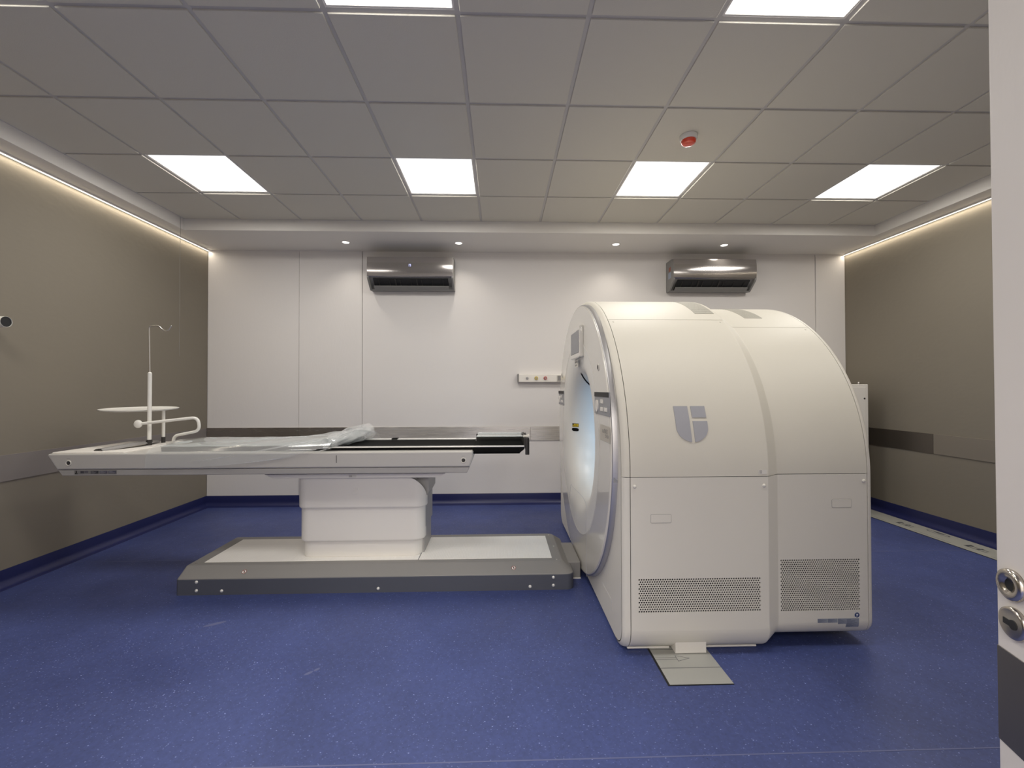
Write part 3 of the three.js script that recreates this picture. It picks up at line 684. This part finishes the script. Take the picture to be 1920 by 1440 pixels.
  const shell = [[-2.925, 0.915], [-2.93, 0.905], [-2.87, 0.812], [-0.203, 0.812], [-0.185, 0.875], [-0.184, 0.905], [-0.19, 0.915]];
  part('table_shell', extrudeZ(shell, zF, zN, 0.009), M.couch, t);
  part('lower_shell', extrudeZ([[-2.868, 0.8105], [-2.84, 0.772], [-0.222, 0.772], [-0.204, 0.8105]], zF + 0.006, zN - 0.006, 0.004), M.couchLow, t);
  for (const x of [-2.795, -0.245]) {
    const ringG = new THREE.TorusGeometry(0.0155, 0.0035, 10, 28); ringG.translate(x, 0.856, zN + 0.0005);
    const w = part('release_button', ringG, M.fascia, t);
    part('button_centre', cyl([x, 0.856, zN - 0.003], [x, 0.856, zN + 0.001], 0.014, 0.014, 24), M.charcoal, w);
    part('arrow_mark', box(x - 0.011, x + 0.011, 0.8835, 0.8855, zN - 0.002, zN + 0.0005), M.greyMid, t);
  }
  part('position_mark', box(-1.082, -1.078, 0.845, 0.895, zN - 0.002, zN + 0.0006), M.charcoal, t);
  const print = canvasTex(512, 64, (c, w, h) => {
    c.fillStyle = '#7d7b7a'; c.fillRect(0, 0, w, h); c.fillStyle = '#191919';
    c.beginPath(); c.arc(26, 10, 8, 0, 7); c.fill(); c.fillRect(18, 18, 16, 26); c.fillRect(12, 40, 12, 22); c.fillRect(30, 40, 10, 22);
    c.fillStyle = '#3a3a42'; c.fillRect(76, 8, 44, 38); c.fillStyle = '#56545c'; c.fillRect(124, 8, 44, 32);
    for (let k = 0; k < 3; k++) { c.fillStyle = k ? '#4b4a58' : '#333338'; c.fillRect(200 + k * 106, 6, 92, 46); c.fillStyle = '#a3a1a6'; for (let i = 0; i < 4; i++) c.fillRect(206 + k * 106, 12 + i * 10, 30 + ((i * 37 + k * 11) % 50), 3); }
  });
  part('information_label', box(-2.765, -2.495, 0.781, 0.806, zN - 0.008, zN - 0.0055), mat(0xffffff, 0.5, { map: print }), t, 'row of small dark printed labels');
  // head end deck: pale plate and curved grey rib
  part('end_deck', rbox(-2.915, -2.46, 0.912, 0.924, zF + 0.012, zN - 0.014, 0.005), M.cream, t);
  { // curved rib across the deck
    const pts = []; for (let i = 0; i <= 12; i++) { const u = i / 12; pts.push([-2.665 + 0.075 * Math.sin(u * Math.PI), 0.926 + 0.018 * Math.sin(u * Math.PI), -2.86 - 0.47 * u]); }
    part('deck_rib', grid(12, 6, (u, v) => { const p = pts[Math.round(u * 12)], a = v * Math.PI; return [p[0] + 0.032 * Math.cos(a), p[1] - 0.006 + 0.02 * Math.sin(a), p[2]]; }), M.greyMid, t, 'curved grey rib');
  }
  // sliding cradle: dark concave board, two pale rails, holder at the end
  const cz0 = -3.34, cz1 = -2.872;
  const cr = (y) => y;
  {
    const n = 16, x0 = -2.27, x1 = -0.19;
    const f = d => (u, v) => { const z = cz0 + 0.02 + (cz1 - cz0 - 0.04) * v, k = 2 * v - 1; return [x0 + (x1 - x0) * u, 0.925 + 0.014 * k * k - d, z]; };
    part('cradle', skin(4, n, f(0), f(0.008)), M.black, t, 'black concave sliding board');
    part('cradle_skirt', [rbox(x0, -0.19, 0.914, 0.931, cz1 - 0.022, cz1 - 0.004, 0.003), rbox(x0, -1.2, 0.929, 0.945, cz1 - 0.022, cz1 - 0.002, 0.003)], M.black, t);
  }
  part('side_rail', rbox(-1.2, 0.165, 0.932, 0.941, cz1 - 0.022, cz1, 0.003), M.rail, t, 'pale rail along the near edge of the cradle');
  part('side_rail', rbox(-2.25, -0.19, 0.932, 0.943, cz0, cz0 + 0.05, 0.003), M.rail, t, 'pale rail along the far edge of the cradle');
  part('rail_clip', rbox(-0.845, -0.80, 0.938, 0.947, cz0 + 0.0, cz0 + 0.055, 0.002), M.black, t);
  const ext = part('cradle_extension', [
    rbox(-0.188, 0.185, 0.93, 0.978, cz0 + 0.02, cz0 + 0.04, 0.004),
    ], M.charcoal, t, 'dark grey upstand at the head end of the cradle');
  part('cradle_nose', [extrudeX([[cz0 + 0.02, 0.885], [cz1 - 0.02, 0.885], [cz1 - 0.004, 0.9], [cz1 - 0.004, 0.931], [cz0 + 0.02, 0.931]], -0.188, 0.135, 0.003),
    extrudeZ([[0.13, 0.888], [0.166, 0.918], [0.166, 0.931], [0.13, 0.931]], cz0 + 0.02, cz1 - 0.006, 0.002)], M.black, t, 'black wedge-shaped underside of the cradle end');
  part('end_bracket', [
    rbox(0.166, 0.186, 0.922, 0.988, cz0 + 0.015, cz1 - 0.07, 0.003), rbox(0.176, 0.204, 0.868, 0.985, cz1 - 0.09, cz1 - 0.066, 0.003),
    rbox(0.19, 0.2, 0.868, 0.985, cz0 + 0.02, cz1 - 0.066, 0.003)], M.charcoal, ext);
  for (const z of [-3.22, -3.02]) part('clear_rod', cyl([-0.17, 0.99, z], [0.17, 0.99, z], 0.006), M.clear, ext);
  part('white_rod', cyl([-0.17, 0.982, -3.12], [0.175, 0.982, -3.12], 0.004), M.rail, ext);
  part('clear_tray', skin(6, 6, (u, v) => [-0.17 + 0.33 * u, 0.985 + 0.01 * Math.pow(2 * v - 1, 2), -3.26 + 0.28 * v], (u, v) => [-0.17 + 0.33 * u, 0.982 + 0.01 * Math.pow(2 * v - 1, 2), -3.26 + 0.28 * v]), M.clear, ext);
  part('white_knob', [cyl([0.165, 0.99, -3.0], [0.20, 0.99, -3.0], 0.011), cyl([0.195, 0.992, -3.0], [0.205, 0.992, -3.0], 0.016)], M.fascia, ext);
}
// pad under the film
{
  const f = (lo) => (u, v) => {
    const x = -2.285 + 1.145 * u, k = 2 * v - 1, e = Math.min(1, Math.min(u, 1 - u) * 30), w = Math.pow(Math.abs(k), 8);
    return [x, (lo ? 0.9458 : 0.9485 + 0.014 * Math.sqrt(e) * (1 - w) + 0.002 * Math.sin(u * 31)), TZ - 0.007 + 0.222 * k];
  };
  solo('mattress', skin(60, 24, f(false), f(true)), M.pad, 'thin grey mattress on the table under the clear film', 'mattress');
}
// clear plastic film, wrapped over the table and rolled up at one end
{
  const X0 = -2.30, X1 = -1.10;
  const nU = 90, nV = 60;
  // section from the far side over the top and down the near side
  function film(u, v, d) {
    const x0 = X0 + (X1 - X0) * u;
    const hang = 0.822 + 0.125 * Math.pow(u, 2.6);                 // lower edge on the near side rises towards the roll
    const lift = 0.055 * Math.pow(Math.max(0, (u - 0.45) / 0.55), 1.7);
    const P = [[-3.412, 0.86], [-3.407, 0.925], [-3.36, 0.957], [-3.1, 0.968], [-2.88, 0.960], [-2.84, 0.945], [-2.792, 0.921], [-2.786, hang]];
    const T = [0, 0.07, 0.14, 0.42, 0.68, 0.75, 0.84, 1];
    let k = 0; while (k < T.length - 2 && v > T[k + 1]) k++;
    const s = (v - T[k]) / (T[k + 1] - T[k]);
    let z = P[k][0] + (P[k + 1][0] - P[k][0]) * s, y = P[k][1] + (P[k + 1][1] - P[k][1]) * s;
    const onTop = Math.max(0, 1 - Math.abs(v - 0.42) / 0.36);
    y += lift * (0.35 + 0.9 * onTop) * (v < 0.84 ? 1 : 1 - (v - 0.84) / 0.16 * 0.6);
    y += onTop * (0.003 * Math.sin(17 * x0 + 9 * z) + 0.0025 * Math.sin(41 * x0 - 23 * z) + 0.006 * u * Math.sin(28 * (z + 0.5 * x0)));
    z += 0.004 * Math.sin(13 * x0) * (v > 0.9 || v < 0.05 ? 1 : 0) * 0.7;
    const x = x0 + 0.03 * Math.sin(z * 7) * u + u * u * 0.10 * (-(z + 2.87) / 0.5);
    return [x, y + d, z + (v > 0.84 ? d : v < 0.07 ? -d : 0)];
  }
  const sheet = thing('plastic_film', 'clear plastic film draped over the table and rolled up near its middle', 'plastic film', [-1.7, 0.9, TZ]);
  part('sheet', grid(nU, nV, (u, v) => film(u, v, 0.001)), M.plastic, sheet);
  // the rolled end, lying across the table
  const rollPt = (w) => [-1.165 + 0.105 * w, 0.965 + 0.032 * w, -2.86 - 0.52 * w];
  const roll = [], nr = 54;
  function rollSkin(turn, rad, ph) {
    return grid(40, nr, (u, v) => {
      const w = u, c = rollPt(w), a = v * Math.PI * 2, grow = 0.62 + 0.38 * Math.sqrt(Math.max(0, Math.min(1, w * 1.6)));
      const r = rad * grow * (1 + 0.10 * Math.sin(3 * a + ph + 4 * w) + 0.06 * Math.sin(7 * a - 9 * w + ph) + 0.05 * Math.sin(w * 23 + a));
      return [c[0] + r * 1.25 * Math.cos(a), c[1] + r * Math.sin(a) * 0.95, c[2] + 0.02 * Math.cos(a)];
    });
  }
  part('rolled_end', [rollSkin(0, 0.060, 0), rollSkin(1, 0.047, 2), rollSkin(2, 0.033, 4), rollSkin(3, 0.018, 1)], M.plastic, sheet);
  const capg = new THREE.SphereGeometry(0.026, 18, 12); capg.scale(0.8, 1, 1.1); capg.translate(...rollPt(1.02));
  part('roll_tip', capg, M.plastic, sheet);
  // long loose folds sweeping from the roll down the near side
  const fold = (a, b, c, d, r) => { const cu = new THREE.CubicBezierCurve3(V(...a), V(...b), V(...c), V(...d)); return grid(40, 8, (u, v) => { const p = cu.getPoint(u), an = v * Math.PI, rr = r * Math.sin(Math.PI * Math.min(1, 0.12 + u)); return [p.x, p.y + rr * Math.sin(an), p.z + 0.4 * rr * Math.cos(an)]; }); };
  part('fold', fold([-1.16, 0.99, -2.90], [-1.35, 0.975, -2.84], [-1.7, 0.88, -2.783], [-2.25, 0.835, -2.783], 0.010), M.plastic, sheet);
  part('fold', fold([-1.12, 0.94, -2.86], [-1.25, 0.895, -2.80], [-1.5, 0.86, -2.783], [-1.9, 0.83, -2.783], 0.008), M.plastic, sheet);
  part('fold', fold([-1.20, 1.005, -2.96], [-1.45, 1.00, -2.93], [-1.7, 0.972, -2.9], [-2.2, 0.962, -2.88], 0.010), M.plastic, sheet);
}
// drip stand, instrument tray, grip bar on the end of the table
{
  const x = -2.563, z = -3.14;
  const t = thing('drip_stand', 'thin white pole with a bare steel rod and hook standing on the table end', 'drip stand', [x, 0.92, z]);
  part('socket', [cyl([x, 0.9245, z], [x, 0.965, z], 0.016), cyl([x, 0.95, z], [x, 0.958, z], 0.02)], M.charcoal, t);
  part('pole', [cyl([x, 0.955, z], [x, 1.448, z], 0.0125), dome([x, 1.448, z], [0, 1, 0], 0.0125, 1)], M.pole, t);
  part('steel_rod', bentTube([[x, 1.44, z], [x - 0.008, 1.797, z], [x + 0.062, 1.799, z], [x + 0.085, 1.775, z + 0.005], [x + 0.115, 1.758, z + 0.01], [x + 0.14, 1.767, z + 0.01], [x + 0.158, 1.796, z + 0.01]], 0.0042, 0.02), M.satin, t);
}
{
  const x = -2.588, z = -3.30;
  const t = thing('instrument_tray', 'flat oval white tray on a short post behind the drip stand', 'tray', [x, 0.92, z]);
  part('post', [cyl([x, 0.955, z], [x, 1.175, z], 0.0105)], M.pole, t);
  part('socket', [cyl([x, 0.9245, z], [x, 0.968, z], 0.013)], M.charcoal, t);
  const prof = [[0, 0], [0.23, 0.0005], [0.262, 0.006], [0.272, 0.014], [0.268, 0.0155], [0.255, 0.0095], [0.22, 0.005], [0, 0.004]].map(p => new THREE.Vector2(...p));
  const q = new THREE.LatheGeometry(prof, 56); q.scale(0.92, 1, 0.80); q.rotateX(0.03); q.rotateZ(-0.005); q.translate(-2.765, 1.172, -3.30);
  part('tray', q, M.pole, t);
}
{
  const z = -3.14;
  const t = thing('grip_bar', 'bent white tube grip bar with a round knob beside the drip stand', 'grip bar', [-2.39, 0.92, z]);
  part('bar', bentTube([[-2.59, 1.085, z + 0.05], [-2.205, 1.128, z + 0.015], [-2.195, 1.03, z + 0.01], [-2.385, 0.992, z], [-2.395, 0.93, z]], 0.0105, 0.045), M.pole, t);
  const k = new THREE.SphereGeometry(0.029, 24, 14); k.scale(1, 1, 0.55); k.translate(-2.600, 1.084, z + 0.052);
  part('knob', k, M.pole, t);
}

// ------------------------------------------------------------------ on the back wall
function airConditioner(x0, x1, label, display) {
  const zb = ZB, y1 = 2.80, cx = (x0 + x1) / 2;
  const t = thing('air_conditioner', label, 'air conditioner', [cx, 2.45, zb], 'wall air conditioners');
  const W = [[0.001, 2.462], [0.085, 2.456], [0.205, 2.558], [0.212, 2.575], [0.212, 2.60], [0.20, 2.80], [0.16, 2.812], [0.001, 2.812]].map(([d, y]) => [zb + d, y]);
  // side cheeks and body behind the front panel
  part('housing', [extrudeX(W, x0, x0 + 0.02, 0.003), extrudeX(W, x1 - 0.02, x1, 0.003),
    extrudeX([[0.001, 2.462], [0.05, 2.456], [0.07, 2.50], [0.195, 2.58], [0.195, 2.80], [0.16, 2.81], [0.001, 2.81]].map(([d, y]) => [zb + d, y]), x0 + 0.018, x1 - 0.018),
    extrudeX([[0.05, 2.457], [0.092, 2.456], [0.105, 2.467], [0.06, 2.470]].map(([d, y]) => [zb + d, y]), x0 + 0.018, x1 - 0.018)], M.acBody, t);
  const pf = d => (u, v) => { const y = 2.578 + 0.222 * v, b = 0.222 - 0.010 * Math.pow(2 * v - 1, 2) - (v < 0.06 ? 0.008 * Math.pow(1 - v / 0.06, 2) : 0); return [x0 + 0.004 + (x1 - x0 - 0.008) * u, y, zb + b - d]; };
  part('front_panel', skin(12, 26, pf(0), pf(0.008)), M.acSilver, t, 'glossy silver front panel');
  part('air_outlet', extrudeX([[0.072, 2.474], [0.092, 2.468], [0.198, 2.560], [0.19, 2.575]].map(([d, y]) => [zb + d - 0.012, y + 0.004]), x0 + 0.06, x1 - 0.06), M.dark, t, 'dark air outlet slot');
  const flap = extrudeX([[0.088, 2.458], [0.135, 2.494], [0.133, 2.499], [0.086, 2.464]].map(([d, y]) => [zb + d, y]), x0 + 0.055, x1 - 0.055, 0.0015);
  part('louvre_flap', flap, M.acBody, t);
  for (let i = 0; i < 7; i++) { const x = x0 + 0.12 + i * (x1 - x0 - 0.24) / 6; part('louvre_fin', extrudeX([[0.09, 2.468], [0.18, 2.545], [0.175, 2.556], [0.085, 2.478]].map(([d, y]) => [zb + d, y]), x - 0.0015, x + 0.0015), M.charcoal, t); }
  for (const f of [0.32, 0.57]) { const x = x0 + f * (x1 - x0); part('louvre_clip', extrudeX([[0.085, 2.46], [0.19, 2.55], [0.18, 2.565], [0.08, 2.475]].map(([d, y]) => [zb + d, y]), x - 0.006, x + 0.006), M.charcoal, t); }
  if (display) {
    const tex = canvasTex(64, 64, (c) => { c.fillStyle = '#000'; c.fillRect(0, 0, 64, 64); c.fillStyle = '#fff'; c.fillRect(12, 8, 10, 48); c.fillRect(12, 8, 40, 10); c.fillRect(42, 8, 10, 48); });
    const gm = new THREE.MeshStandardMaterial({ color: lin(0.1, 0.1, 0.16), roughness: 0.3, emissive: lin(0.65, 0.68, 1), emissiveMap: tex, emissiveIntensity: 1.3 });
    part('display', grid(1, 1, (u, v) => [-1.018 + 0.036 * u, 2.688 + 0.036 * v, zb + 0.2232]), gm, t, 'small bluish lit digit');
  } else {
    part('sticker', box(x0 - 0.0012, x0 + 0.001, 2.68, 2.73, zb + 0.09, zb + 0.14), mat(lin(0.35, 0.12, 0.08), 0.5), t, 'small red label on the side');
    part('sticker', box(x0 - 0.0012, x0 + 0.001, 2.60, 2.67, zb + 0.07, zb + 0.15), mat(lin(0.35, 0.4, 0.5), 0.5), t, 'pale blue label on the side');
  }
}
airConditioner(-1.478, -0.522, 'silver wall air conditioner with a lit digit, over the patient table', true);
airConditioner(1.962, 2.922, 'silver wall air conditioner over the scanner gantry', false);
{
  const z0 = ZB + 0.001, z1 = ZB + 0.06;
  const t = thing('gas_outlet_rail', 'white wall rail with medical gas outlets and a socket beside the gantry', 'outlet rail', [0.7, 1.4, z0]);
  part('rail_body', rbox(0.214, 1.25, 1.408, 1.5, z0, z1, 0.006), M.cream, t);
  part('end_cap', rbox(0.2, 0.216, 1.404, 1.503, z0, z1 + 0.003, 0.003), M.greyMid, t);
  for (const [x, m, l] of [[0.312, mat(lin(0.22, 0.23, 0.26), 0.4), 'small grey outlet'], [0.417, mat(lin(0.55, 0.42, 0.05), 0.4), 'yellow outlet'], [0.522, mat(lin(0.42, 0.07, 0.07), 0.4), 'red outlet']]) {
    const r = x < 0.4 ? 0.014 : 0.021;
    const o = part('gas_outlet', cyl([x, 1.454, z1 - 0.002], [x, 1.454, z1 + 0.014], r, r * 0.9, 24), m, t, l);
    part('outlet_centre', cyl([x, 1.454, z1 + 0.012], [x, 1.454, z1 + 0.02], r * 0.5, r * 0.45, 18), M.satin, o);
    part('outlet_bore', cyl([x, 1.454, z1 + 0.0195], [x, 1.454, z1 + 0.0208], r * 0.24, r * 0.24, 14), M.dark, o);
  }
  const s = part('power_socket', rbox(0.655, 0.735, 1.418, 1.49, z1 - 0.002, z1 + 0.008, 0.004), M.fascia, t);
  part('socket_face', rbox(0.662, 0.70, 1.425, 1.483, z1 + 0.007, z1 + 0.0095, 0.001), M.greyMid, s);
}
// ------------------------------------------------------------------ behind and around the scanner
{
  const x0 = 3.02, x1 = 3.868, y1 = 1.372, z0 = -4.80, z1 = -4.3;
  const t = thing('equipment_cabinet', 'plain cream metal cabinet mostly hidden behind the scanner gantry', 'cabinet', [(x0 + x1) / 2, 0, (z0 + z1) / 2]);
  part('cabinet_body', rbox(x0, x1, 0.01, y1, z0, z1, 0.006), M.cream, t);
  part('front_panel', rbox(x0 + 0.02, x1 - 0.03, 0.04, y1 - 0.03, z1 - 0.003, z1 + 0.004, 0.003), M.cream, t);
  part('panel_lock', cyl([x1 - 0.045, 1.222, z1 + 0.002], [x1 - 0.045, 1.222, z1 + 0.0065], 0.009, 0.009, 16), M.charcoal, t);
  part('lifting_eye', [cyl([x1 - 0.075, y1 - 0.002, z1 - 0.03], [x1 - 0.075, y1 + 0.018, z1 - 0.03], 0.008), dome([x1 - 0.075, y1 + 0.016, z1 - 0.03], [0, 1, 0], 0.013, 0.8)], M.satin, t);
}
{ // film-covered plates over the floor ducts
  const tex = canvasTex(512, 1024, (c, w, h) => {
    c.fillStyle = '#acaca7'; c.fillRect(0, 0, w, h); c.strokeStyle = '#3d4046'; c.lineWidth = 6;
    for (const y of [300, 560, 820]) { c.beginPath(); c.moveTo(0, y); c.lineTo(w, y); c.stroke(); }
    c.lineWidth = 4; c.fillStyle = '#33363c';
    // outlined arrows pointing right, and short words between them
    for (const y of [180, 692]) { c.beginPath(); c.moveTo(0, y - 12); c.lineTo(190, y - 12); c.moveTo(0, y + 12); c.lineTo(190, y + 12); c.stroke(); c.beginPath(); c.moveTo(190, y - 38); c.lineTo(300, y); c.lineTo(190, y + 38); c.closePath(); c.stroke(); }
    c.fillRect(50, 256, 12, 34); c.fillRect(50, 256, 40, 8); c.fillRect(80, 256, 10, 34); c.fillRect(100, 256, 30, 8);
    c.beginPath(); c.moveTo(300, 560); for (let i = 0; i < 9; i++) c.lineTo(300 + i * 16, 560 + (i % 2 ? -22 : 10)); c.stroke();
    c.beginPath(); c.arc(20, 60, 26, 0, 7); c.fill(); c.beginPath(); c.arc(360, 90, 18, 0, 7); c.stroke();
  });
  const pm = mat(0xffffff, 0.42, { map: tex, metalness: 0.2 });
  const t = thing('duct_cover_plate', 'grey floor plate printed with an arrow, poking out from under the scanner', 'floor plate', [0.9, 0, -2.2]);
  const topg = grid(1, 1, (u, v) => [0.758 + 0.290 * u, 0.0035, -1.872 - 0.56 * v], (u, v) => [u, v]);
  part('printed_film', topg, pm, t);
  part('dark_joint', box(0.749, 1.0495, -0.001, 0.0015, -2.46, -1.869), M.dark, t);
  const tex2 = canvasTex(256, 2048, (c, w, h) => {
    c.fillStyle = '#a9a8a0'; c.fillRect(0, 0, w, h); c.fillStyle = '#44464c'; c.strokeStyle = '#44464c'; c.lineWidth = 6;
    for (let k = 0; k < 7; k++) {
      const y = 60 + k * 285;
      c.fillRect(90, y, 10, 80); c.fillRect(90, y, 70, 14); c.fillRect(130, y, 10, 70); c.fillRect(90, y + 40, 70, 8);
      if (k % 2) { c.beginPath(); c.ellipse(190, y + 150, 30, 44, 0, 0, 7); c.stroke(); c.beginPath(); c.ellipse(200, y + 150, 12, 22, 0, 0, 7); c.fill(); }
      c.fillRect(40, y + 110, 4, 150);
    }
  });
  const t2 = thing('duct_cover_strip', 'long pale film-covered floor strip along the right taupe wall', 'floor strip', [3.95, 0, -2.6]);
  part('printed_film', grid(1, 1, (u, v) => [3.825 + 0.235 * u, 0.003, -4.80 + 4.4 * v], (u, v) => [u, 1 - v]), mat(0xffffff, 0.5, { map: tex2, metalness: 0.1 }), t2);
  part('dark_joint', box(3.819, 4.063, -0.001, 0.0012, -4.81, -0.39), M.dark, t2);
}
{ // fire detector on the ceiling
  const x = 1.272, z = -2.77, y = CEIL;
  const t = thing('smoke_detector', 'round white ceiling detector with a bright red cap', 'detector', [x, y, z]);
  const b = new THREE.LatheGeometry([[0, 0.001], [0.056, 0.001], [0.057, -0.004], [0.055, -0.026], [0.047, -0.032], [0, -0.032]].map(p => new THREE.Vector2(...p)), 40); b.translate(x, y, z);
  part('base', b, M.pole, t);
  const c = new THREE.LatheGeometry([[0.046, -0.031], [0.048, -0.034], [0.046, -0.047], [0.036, -0.055], [0.015, -0.058], [0, -0.0585]].map(p => new THREE.Vector2(...p)), 40); c.translate(x, y, z);
  part('cap', c, M.red, t, 'bright red cap');
  part('indicator', dome([x - 0.05, y - 0.03, z + 0.012], [-0.4, -1, 0.1], 0.005, 0.8), M.fascia, t);
}
{ // pipe end on the left wall
  const y = 1.772, z = -2.80, x1 = -3.195;
  const t = thing('wall_pipe_stub', 'short white open pipe end sticking out of the left taupe wall', 'pipe', [XL, y, z]);
  const p = new THREE.LatheGeometry([[0.0335, 0], [0.035, 0.001], [0.035, XL * -1 + x1 - 0.002], [0.0345, XL * -1 + x1], [0.0335, XL * -1 + x1], [0.0335, 0.02]].map(q => new THREE.Vector2(...q)), 36);
  p.rotateZ(-Math.PI / 2); p.translate(XL, y, z); part('pipe', p, M.pole, t);
  part('dark_bore', cyl([XL + 0.02, y, z], [x1 - 0.005, y, z], 0.0334, 0.0334, 30), M.dark, t);
}
solo('hanging_wire', tube([[-3.148, 3.03, -4.2], [-3.146, 2.92, -4.2], [-3.147, 2.5, -4.2], [-3.145, 2.1, -4.2], [-3.148, 1.85, -4.2], [-3.135, 1.66, -4.19]], 0.0013, 80, 6), M.greyMid, 'very thin dark wire hanging from the ceiling corner by the left wall', 'wire');

// ------------------------------------------------------------------ the open door at the right edge
{
  const d = new THREE.Group(); d.name = 'door_1'; d.userData.kind = 'structure';
  // local x along the leaf from the free edge (0) towards the hinge, local z out of the seen face
  d.position.set(0.8755, 0, -0.72);
  const dir = V(-0.3004, 0, 0.9538); d.rotation.y = Math.atan2(-dir.z, dir.x);
  scene.add(d);
  // far edge at the origin; the seen face looks to local -z or +z depending on the turn: seen face is z = 0, the leaf lies behind it
  const add = (n, g, m, p = d) => { const q = new THREE.Mesh(g, m); q.name = n; p.add(q); return q; };
  const S = 1;
  const bx = (x0, x1, y0, y1, a, b, r) => rbox(x0, x1, y0, y1, Math.min(S * a, S * b), Math.max(S * a, S * b), r);
  add('door_leaf', bx(0, 0.9, 0.012, 2.11, -0.042, 0, 0.003), M.door);
  add('kick_strip', bx(0.001, 0.899, 0.716, 0.879, -0.002, 0.0014, 0.001), M.doorStrip);
  const lathe = (prof, x, y) => { const q = new THREE.LatheGeometry(prof.map(p => new THREE.Vector2(...p)), 40); q.rotateX(S * Math.PI / 2); q.translate(x, y, 0); return q; };
  const rose = [[0, 0.0], [0.0255, 0.0], [0.0265, 0.003], [0.0255, 0.007], [0.022, 0.0095], [0.019, 0.0098], [0.0115, 0.0085], [0.0105, 0.004], [0, 0.004]];
  const HX = 0.035, r1 = add('handle_rose', lathe(rose, HX, 0.997), M.chrome);
  add('spindle_hole', lathe([[0, 0.0042], [0.0105, 0.0044], [0.0108, 0.0048]], HX, 0.997), M.dark, r1);
  const r2 = add('keyhole_rose', lathe([[0, 0.0], [0.0255, 0.0], [0.0265, 0.003], [0.0255, 0.007], [0.022, 0.0085], [0, 0.0088]], HX + 0.004, 0.9345), M.chrome);
  add('keyhole', merge([bx(HX + 0.004 - 0.013, HX + 0.004 + 0.012, 0.9295, 0.9395, 0.0085, 0.0095, 0.0005), cylZ(HX + 0.004 + 0.006, 0.9345, S * 0.0085, S * 0.0096, 0.008)]), M.dark, r2);
}
function cylZ(x, y, z0, z1, r) { return cyl([x, y, z0], [x, y, z1], r, r, 20); }
scene.traverse(o => { if (o.isMesh) { o.castShadow = true; o.receiveShadow = true; } });
renderer.render(scene, camera);
